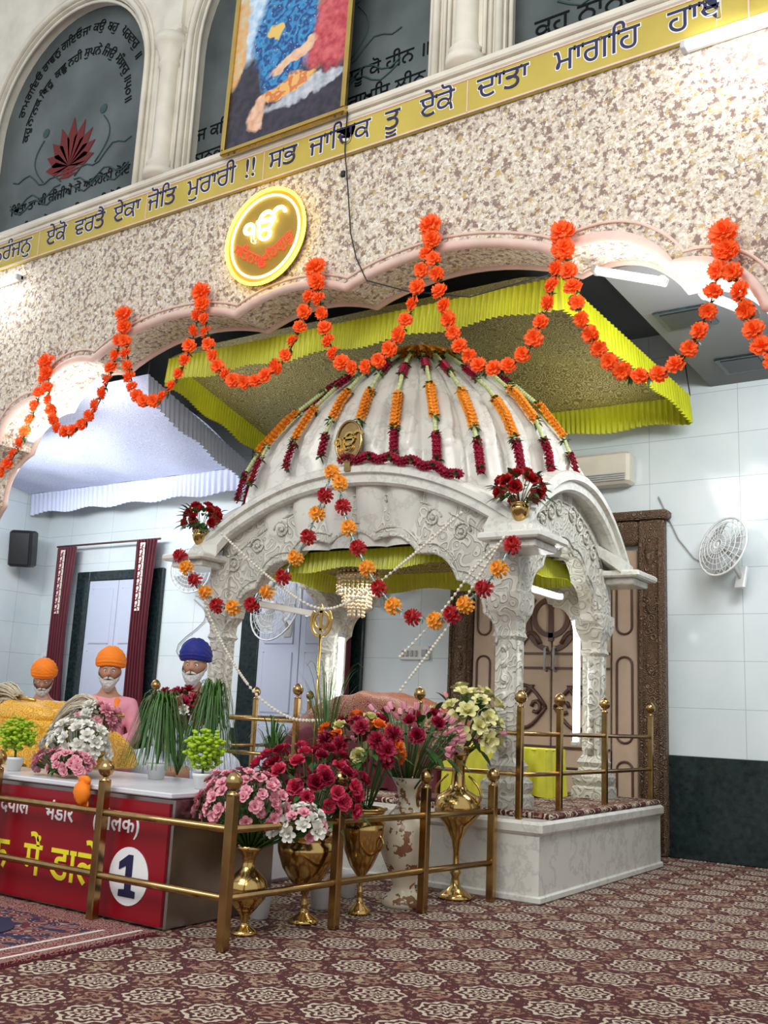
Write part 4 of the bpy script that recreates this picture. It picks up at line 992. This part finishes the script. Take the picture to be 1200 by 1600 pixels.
def curtain(x, w, z1, label, y=YB - .18):
    mb = MB(); mb.grid(60, 20, lambda u, v: (x + w * (u - .5) * (1 - .25 * sin(pi * min(1, v * 1.3)) * .6), y + .035 * sin(u * 40 + v) * (.6 + .4 * v) - .02 * sin(v * 5), z1 * (1 - v) + .03))
    bo = MB(); bo.grid(12, 20, lambda u, v: (x - w * .05 + w * .26 * (u - .5), y - .045 + .006 * sin(u * 30), z1 - .02 - (z1 * .28) * v))
    fl = MB()
    for k in range(9):
        for w_ in range(5):
            a = w_ * 2 * pi / 5; leaf(fl, (x - w * .05, y - .055, z1 - .1 - k * z1 * .03), (cos(a), 0, sin(a)), .06, .03, droop=0)
    o = thing('curtain', label, 'curtain', [('curtain_cloth', mb, 'maroon'), ('patterned_border', bo, 'whitep'), ('flower_motifs', fl, 'crim')]); o.children[2]['kind'] = 'stuff'
curtain(-12.15, .42, 3.4, 'maroon curtain with white floral border beside doorway'); curtain(-10.45, .40, 3.42, 'maroon curtain with white floral border beside doorway')
cu = MB(); cu.grid(40, 20, lambda u, v: (-6.98 + .26 * (u - .5), YB - .18 + .03 * sin(u * 26), 2.9 * (1 - v) + .03)); thing('curtain', 'plain dark maroon curtain at inner doorway', 'curtain', [('c', cu, 'maroon')])
thing('curtain_rod', 'slim dark curtain rod over doorway', 'rod', [('r', MB().tube([(-12.4, YB - .16, 3.45), (-10.2, YB - .16, 3.45)], .015, 8), 'brown')])
def fan(label, loc, r, rot):
    g = MB()
    for k in range(1, 7): g.tube([(r * k / 6 * cos(a), -.07 * (1 - (k / 6) ** 2) - .05, r * k / 6 * sin(a)) for a in [2 * pi * i / 32 for i in range(32)]], .0045 if k < 6 else .012, 5, closed=True)
    for i in range(24):
        a = 2 * pi * i / 24; g.tube([(r * t * cos(a), -.07 * (1 - t * t) - .05, r * t * sin(a)) for t in (.1, .5, .8, 1)], .0035, 4); g.tube([(r * t * cos(a), .06 * (1 - t * t) - .05, r * t * sin(a)) for t in (.2, .6, 1)], .0035, 4)
    hb = MB().tube([(0, -.0, 0), (0, .14, 0)], [.045, .065], 16); hb.tube([(0, .08, 0), (0, .12, -.12), (0, .24, -.22)], .022, 8); hb.box(-.06, .06, .22, .26, -.32, -.1, bev=.01)
    o = thing('wall_fan', label, 'fan', [('fan_guard', g, 'white'), ('motor_and_bracket', hb, 'white')], loc, rot); o.children[0]['kind'] = 'stuff'
    obj('hub', mesh('hub', MB().ball((0, -.08, 0), .05, 14, sy=.8), mats_of('white')), parent=o)
    for i in range(3):
        a0 = i * 2 * pi / 3; b = MB()
        b.grid(6, 6, lambda u, v: ((.04 + (r * .8 - .04) * v) * cos(a0 + (u - .5) * (.5 + .9 * v)), -.05 + .05 * (u - .5), (.04 + (r * .8 - .04) * v) * sin(a0 + (u - .5) * (.5 + .9 * v))))
        obj('blade', mesh('blade', b, mats_of('grey')), parent=o)
fan('white wall fan mounted on tiled wall', (-9.42, YB - .28, 2.95), .30, (0, 0, radians(15)))
fan('white wall fan beside inner doorway', (-7.75, YB - .45, 2.42), .44, (radians(-12), 0, radians(-10)))
fan('white wall fan mounted on tiled wall', (-6.45, YB - .28, 2.75), .24, (0, 0, radians(30)))
fan('white wall fan turned sideways on tiled wall', (-2.46, YB - .30, 2.88), .29, (radians(-14), 0, radians(-30)))
ac = MB().box(-.34, .34, -.22, 0, -.17, .17, bev=.03); av = MB()
for k in range(4): av.box(-.30, .30, -.235, -.21, -.14 + k * .022, -.13 + k * .022)
o = thing('air_conditioner', 'white split air conditioner high on wall', 'air conditioner', [('casing', ac, 'cream'), ('air_vent', av, 'grey')], (-3.78, YB, 3.80)); o.children[1]['kind'] = 'stuff'
sb = MB().box(-.2, .2, -.03, 0, -.08, .08, bev=.008)
o = thing('switchboard', 'white electrical switchboard on tiled wall', 'switch', [('plate', sb, 'white'), ('socket', MB().box(.10, .17, -.042, -.03, -.04, .04, bev=.004), 'grey')], (-6.05, YB, 1.9))
for k in range(4): obj('switch', mesh('switch', MB().box(-.17 + k * .06, -.135 + k * .06, -.042, -.03, -.04, .03, bev=.004), mats_of('grey')), parent=o)
thing('switchboard', 'small white electrical switchboard near curtain', 'switch', [('plate', MB().box(-.12, .12, -.03, 0, -.12, .12, bev=.008), 'white'), ('switch', MB().box(-.06, .06, -.04, -.03, -.06, .06, bev=.004), 'grey')], (-12.55, YB, 1.75))
sp = MB(); sp.box(-.17, .17, -.15, .15, -.27, .27, bev=.03); sg = MB().box(-.14, .14, -.165, -.15, -.24, .24, bev=.01); sbk = MB().tube([(0, .12, .15), (-.1, .3, .2)], .015, 6)
thing('wall_speaker', 'black wall mounted speaker in room corner', 'speaker', [('cabinet', sp, 'black'), ('grille', sg, 'black'), ('bracket', sbk, 'grey')], (-12.55, 9.1, 3.35), (radians(8), 0, radians(35)))
for x, y in ((-2.35, 7.9), (-2.2, 9.2)):
    l = MB().box(-.22, .22, -.22, .22, -.02, 0, bev=.008); g = MB().box(-.17, .17, -.17, .17, -.026, -.015)
    thing('ceiling_panel', 'square unlit ceiling light panel', 'light', [('panel_frame', l, 'dado'), ('panel_glass', g, 'black')], (x, y, 4.6), group='ceiling panels')
thing('wall_cable', 'thin cable drooping on tiled wall near fan', 'cable', [('c', MB().tube([(-3.2, YB - .02, 3.5), (-3.0, YB - .02, 3.05), (-2.85, YB - .02, 2.85), (-2.6, YB - .02, 2.7)], .007, 5), 'grey')])
thing('wall_cable', 'looping cable on tiled wall between doorways', 'cable', [('c', MB().tube([(-9.6 + .25 * sin(t * .7), YB - .02, 2.6 - t * .1) for t in range(9)], .007, 5), 'grey')])

# ------------------------------------------------------------------ people
def skin_eval(verts, edges, root=0, sub=2):
    me = bpy.data.meshes.new('s'); me.from_pydata([v[:3] for v in verts], edges, []); o = link(bpy.data.objects.new('s', me))
    o.modifiers.new('k', 'SKIN')
    for i, v in enumerate(verts):
        sv = me.skin_vertices[0].data[i]; rr_ = v[3]; sv.radius = (rr_, v[4] if len(v) > 4 else rr_); sv.use_root = (i == root)
    s_ = o.modifiers.new('b', 'SUBSURF'); s_.levels = sub; s_.render_levels = sub
    return evalmesh(o)
def remesh(mb, vox, sm=3):
    me = mesh('r', mb, []); o = link(bpy.data.objects.new('r', me)); r = o.modifiers.new('r', 'REMESH'); r.mode = 'VOXEL'; r.voxel_size = vox
    if sm: s_ = o.modifiers.new('s', 'SMOOTH'); s_.iterations = sm; s_.factor = .5
    return evalmesh(o)
def headmb():
    m = MB(); v = []; n, k = 48, 40
    for j in range(k + 1):
        t = pi * j / k
        for i in range(n):
            a = 2 * pi * i / n; x, y, z = sin(t) * cos(a), sin(t) * sin(a), cos(t)
            X, Y, Z = x * .080, y * .098, z * .118
            if z < 0: X *= 1 - .28 * (-z) ** 1.5; Y *= 1 - .10 * (-z)
            if y < 0:
                Y -= .036 * math.exp(-(x / .15) ** 2 - ((z + .13) / .15) ** 2)
                Y -= .008 * math.exp(-((abs(x) - .3) / .25) ** 2 - ((z - .2) / .07) ** 2)
                Y += .014 * math.exp(-((abs(x) - .38) / .15) ** 2 - ((z - .06) / .10) ** 2)
                Y -= .008 * math.exp(-(x / .25) ** 2 - ((z + .42) / .05) ** 2) + -.007 * math.exp(-(x / .25) ** 2 - ((z + .54) / .05) ** 2)
                Y -= .010 * math.exp(-(x / .2) ** 2 - ((z + .8) / .12) ** 2)
            v.append((X, Y, Z))
    m.add(v, [[j * n + i, (j + 1) * n + i, (j + 1) * n + (i + 1) % n, j * n + (i + 1) % n] for j in range(k) for i in range(n)])
    for s_ in (-1, 1): m.ball((s_ * .079, .01, -.005), .03, 10, sx=.35, sy=.7, sz=1.1)
    return m
def hand(verts, edges, wi, w, d_, side):
    w = Vector(w); d_ = Vector(d_).normalized(); sd = Vector((0, 0, 1)).cross(d_).normalized(); dn = Vector((0, 0, -1))
    pi_ = len(verts); pc = w + d_ * .05; verts.append((*pc, .030, .014)); edges.append((wi, pi_))
    for k in range(4):
        off = (k - 1.5) * .019; L = (.058, .066, .062, .048)[k]; p = pc + d_ * .035 + sd * off; prev = pi_
        for q in range(3):
            verts.append((*p, .0095 - q * .0008)); edges.append((prev, len(verts) - 1)); prev = len(verts) - 1; p = p + (d_ * (1 - .25 * q) + dn * (.25 * q)) * L * .5
    p = pc - d_ * .01 - sd * side * .028; prev = pi_
    for q in range(3): verts.append((*p, .0105 - q * .0008)); edges.append((prev, len(verts) - 1)); prev = len(verts) - 1; p = p + (d_ * .7 - sd * side * .5) * .026
def person(label, loc, rot, shirt, turban, headyaw=0, headpitch=0, scale=1, scarf=None):
    V = [(0, 0, .13, .16, .13), (0, .01, .3, .14, .11), (0, .015, .45, .16, .11), (0, .01, .56, .09, .08), (0, 0, .63, .055), (0, -.005, .70, .055),
         (.17, .01, .53, .06), (.25, -.05, .30, .045), (.13, -.27, .24, .03), (-.17, .01, .53, .06), (-.25, -.05, .30, .045), (-.13, -.27, .24, .03),
         (.14, -.05, .11, .10), (.38, -.27, .10, .075), (.06, -.42, .06, .05), (-.14, -.05, .11, .10), (-.38, -.27, .10, .075), (-.06, -.34, .06, .05), (.0, -.44, .05, .04), (.02, -.36, .05, .04)]
    E = [(0, 1), (1, 2), (2, 3), (3, 4), (4, 5), (3, 6), (6, 7), (7, 8), (3, 9), (9, 10), (10, 11), (0, 12), (12, 13), (13, 14), (0, 15), (15, 16), (16, 17), (14, 18), (17, 19)]
    V2 = list(V); E2 = list(E)
    hand(V2, E2, 8, V[8][:3], (-.4, -.8, -.15), 1); hand(V2, E2, 11, V[11][:3], (.4, -.8, -.15), -1)
    b = MB().addmesh(skin_eval(V2, E2)); H = Matrix.Translation((0, -.015, .785)) @ Matrix.Rotation(headyaw, 4, 'Z') @ Matrix.Rotation(headpitch, 4, 'X')
    hm = headmb(); b.add(hm.v, hm.f, 0, True, H)
    body = MB().addmesh(remesh(b, .0065, 1), 0, True)
    o = tag(obj('person', mesh('person', body, mats_of('skin')), loc, (0, 0, rot)), label, 'person'); o.scale = (scale,) * 3
    V3 = [(v[0], v[1], v[2]) + tuple(r + .018 for r in v[3:]) for v in V]
    V3[4] = (0, .005, .60, .062); keep = [e for e in E if 5 not in e and 18 not in e and 19 not in e]; idx = sorted({i for e in keep for i in e}); mp = {k: i for i, k in enumerate(idx)}
    cl = MB().addmesh(skin_eval([V3[i] for i in idx], [(mp[a], mp[c_]) for a, c_ in keep])); cm = MB().addmesh(remesh(cl, .014, 2), 0, True)
    cm.v = [(x + .006 * noise.noise(Vector((x * 14, y * 14, z * 9))), y + .01 * noise.noise(Vector((x * 12, y * 12, z * 14 + 3))), z) for x, y, z in cm.v]
    obj('shirt', mesh('shirt', cm, mats_of(shirt)), parent=o)
    t = MB(); v = []; n, k = 56, 30
    for j in range(k + 1):
        th = pi * .60 * j / k
        for i in range(n):
            a = 2 * pi * i / n; x, y, z = sin(th) * cos(a), sin(th) * sin(a), cos(th)
            w = 1 + .020 * sin(30 * (z * .8 + .6 * abs(x) * (1 if y < 0 else -.3))) + (.02 if j > 22 else 0)
            v.append((x * .116 * w, y * .128 * w + .014, z * .122 * w + .078 - .02 * y))
    t.add(v, [[j * n + i, (j + 1) * n + i, (j + 1) * n + (i + 1) % n, j * n + (i + 1) % n] for j in range(k) for i in range(n)])
    for rr_, zz_ in ((.096, .046), (.103, .066)): t.tube([(rr_ * cos(a), (rr_ + .014) * sin(a) + .012, zz_ + .018 * max(0, -sin(a)) ** 2) for a in [2 * pi * i / 40 for i in range(40)]], .016, 8, closed=True)
    def wrap(mb): mb.v = [tuple(H @ Vector(p)) for p in mb.v]; return mb
    obj('turban', mesh('turban', wrap(t), mats_of(turban)), parent=o)
    bd_ = MB(); v = []; n, k = 30, 18
    for j in range(k + 1):
        ph = j / k
        for i in range(n + 1):
            a = pi + pi * i / n; s_ = sin(pi * i / n)
            rx = .088 * (1 - .5 * ph ** 2); ry = .100 * (1 - .32 * ph ** 2) * (1.06 + .18 * sin(pi * ph))
            z = .0 - .062 * s_ - ph * (.085 + .01 * s_)
            kk = 1 + .06 * noise.noise(Vector((a * 9, ph * 5, 1)))
            v.append((rx * cos(a) * kk, ry * sin(a) * kk - .006 * s_, z))
    bd_.add(v, [[j * (n + 1) + i, j * (n + 1) + i + 1, (j + 1) * (n + 1) + i + 1, (j + 1) * (n + 1) + i] for j in range(k) for i in range(n)])
    for s_ in (-1, 1): bd_.tube([(s_ * .004, -.114, -.043), (s_ * .025, -.108, -.050), (s_ * .052, -.088, -.066)], [.010, .009, .004], 6); bd_.tube([(s_ * .014, -.098, .030), (s_ * .03, -.095, .036), (s_ * .046, -.084, .028)], [.005, .005, .002], 6)
    q = obj('beard', mesh('beard', wrap(bd_), mats_of('beard')), parent=o)
    for s_ in (-1, 1):
        e = MB(); e.ball((s_ * .030, -.080, .008), .0115, 12); e.ball((s_ * .030, -.0885, .008), .0058, 8, mi=1); obj('eye', mesh('eye', wrap(e), mats_of(['whitep', 'black'])), parent=o)
    if scarf:
        s_ = MB(); s_.tube([(-.07, -.10, .36), (-.085, -.06, .56), (-.03, .06, .615), (.03, .06, .615), (.085, -.06, .56), (.07, -.10, .36)], [.025, .028, .02, .02, .028, .025], 8)
        obj('scarf', mesh('scarf', s_, mats_of(scarf)), parent=o)
person('seated person in orange turban white beard and pink shirt', (-6.42, 5.62, .62), radians(42), 'shirtp', 'turbo', radians(3), radians(4), 1.04, 'turbo')
person('seated person in blue turban and white shirt', (-5.86, 6.02, .62), radians(34), 'shirtw', 'turbb', radians(-4), radians(4), 1.14)
person('seated person in orange turban bowing in white shirt', (-7.22, 5.6, .62), radians(36), 'shirtw', 'turbo', radians(10), radians(26), .94)

# ------------------------------------------------------------------ lighting
w = bpy.data.worlds.new('world'); SC.world = w; w.use_nodes = True
w.node_tree.nodes['Background'].inputs[0].default_value = (.89, .94, 1, 1); w.node_tree.nodes['Background'].inputs[1].default_value = .80
def area(name, loc, target, sx, sy, e, col=(1, 1, 1)):
    l = bpy.data.lights.new(name, 'AREA'); l.shape = 'RECTANGLE'; l.size = sx; l.size_y = sy; l.energy = e; l.color = col
    o = link(bpy.data.objects.new(name, l)); o.location = loc; o.rotation_euler = (Vector(target) - Vector(loc)).to_track_quat('-Z', 'Y').to_euler(); return o
area('camera_side_key', (-3, -1, 6.5), (-4.5, 6.5, 2.5), 6, 3, 430, (1, .98, .94))  # added soft key from behind the camera, not a hall fixture
area('wall_tube_light', (-1.2, 6.0, 5.85), (-1.4, 6.3, 5.3), 1.2, .06, 12, (.97, .99, 1))
area('wall_tube_light_left', (-9.8, 6.0, 5.72), (-9.7, 6.3, 5.2), 1.2, .06, 12, (.97, .99, 1))
area('inner_fill', (-1.2, 7.1, 4.3), (-3.0, 9.7, 1.6), 1.6, .5, 95, (.93, .97, 1))  # added fill hidden behind the arch, aimed at the back wall
area('inner_fill_left', (-10.5, 7.1, 3.9), (-10, 9.6, 1.6), 2.5, .5, 110, (.9, .95, 1))  # same hidden fill, added for the left part of the back wall
area('soffit_fill', (-2.1, 6.52, 3.9), (-2.15, 6.52, 4.6), 1.3, .25, 20, (1, .99, .97))  # added uplight whitening the soffit beside the arch tubes
area('soffit_fill_left', (-8.5, 6.52, 3.9), (-8.75, 6.52, 4.5), 1.3, .25, 20, (1, .99, .97))  # added uplight whitening the left soffit
area('canopy_light', (-4.9, 7.7, 2.35), (-4.9, 7.7, 0), 1.6, .8, 26, (1, .98, .93))
area('awning_fill', (-3.4, 8.9, 3.7), (-3.9, 8.3, 4.7), .9, .4, 8, (1, .98, .9))  # added uplight to brighten the dark underside of the yellow awning
area('awning_fill_left', (-6.9, 7.6, 3.6), (-6.2, 7.8, 4.7), .5, .9, 9, (1, .98, .9))  # second added uplight for the yellow awning, left part
area('lavender_awning_fill', (-10.2, 8.4, 3.2), (-10.0, 8.2, 4.5), 2.0, .8, 14, (.95, .97, 1))  # unseen uplight added to brighten the lavender cloth
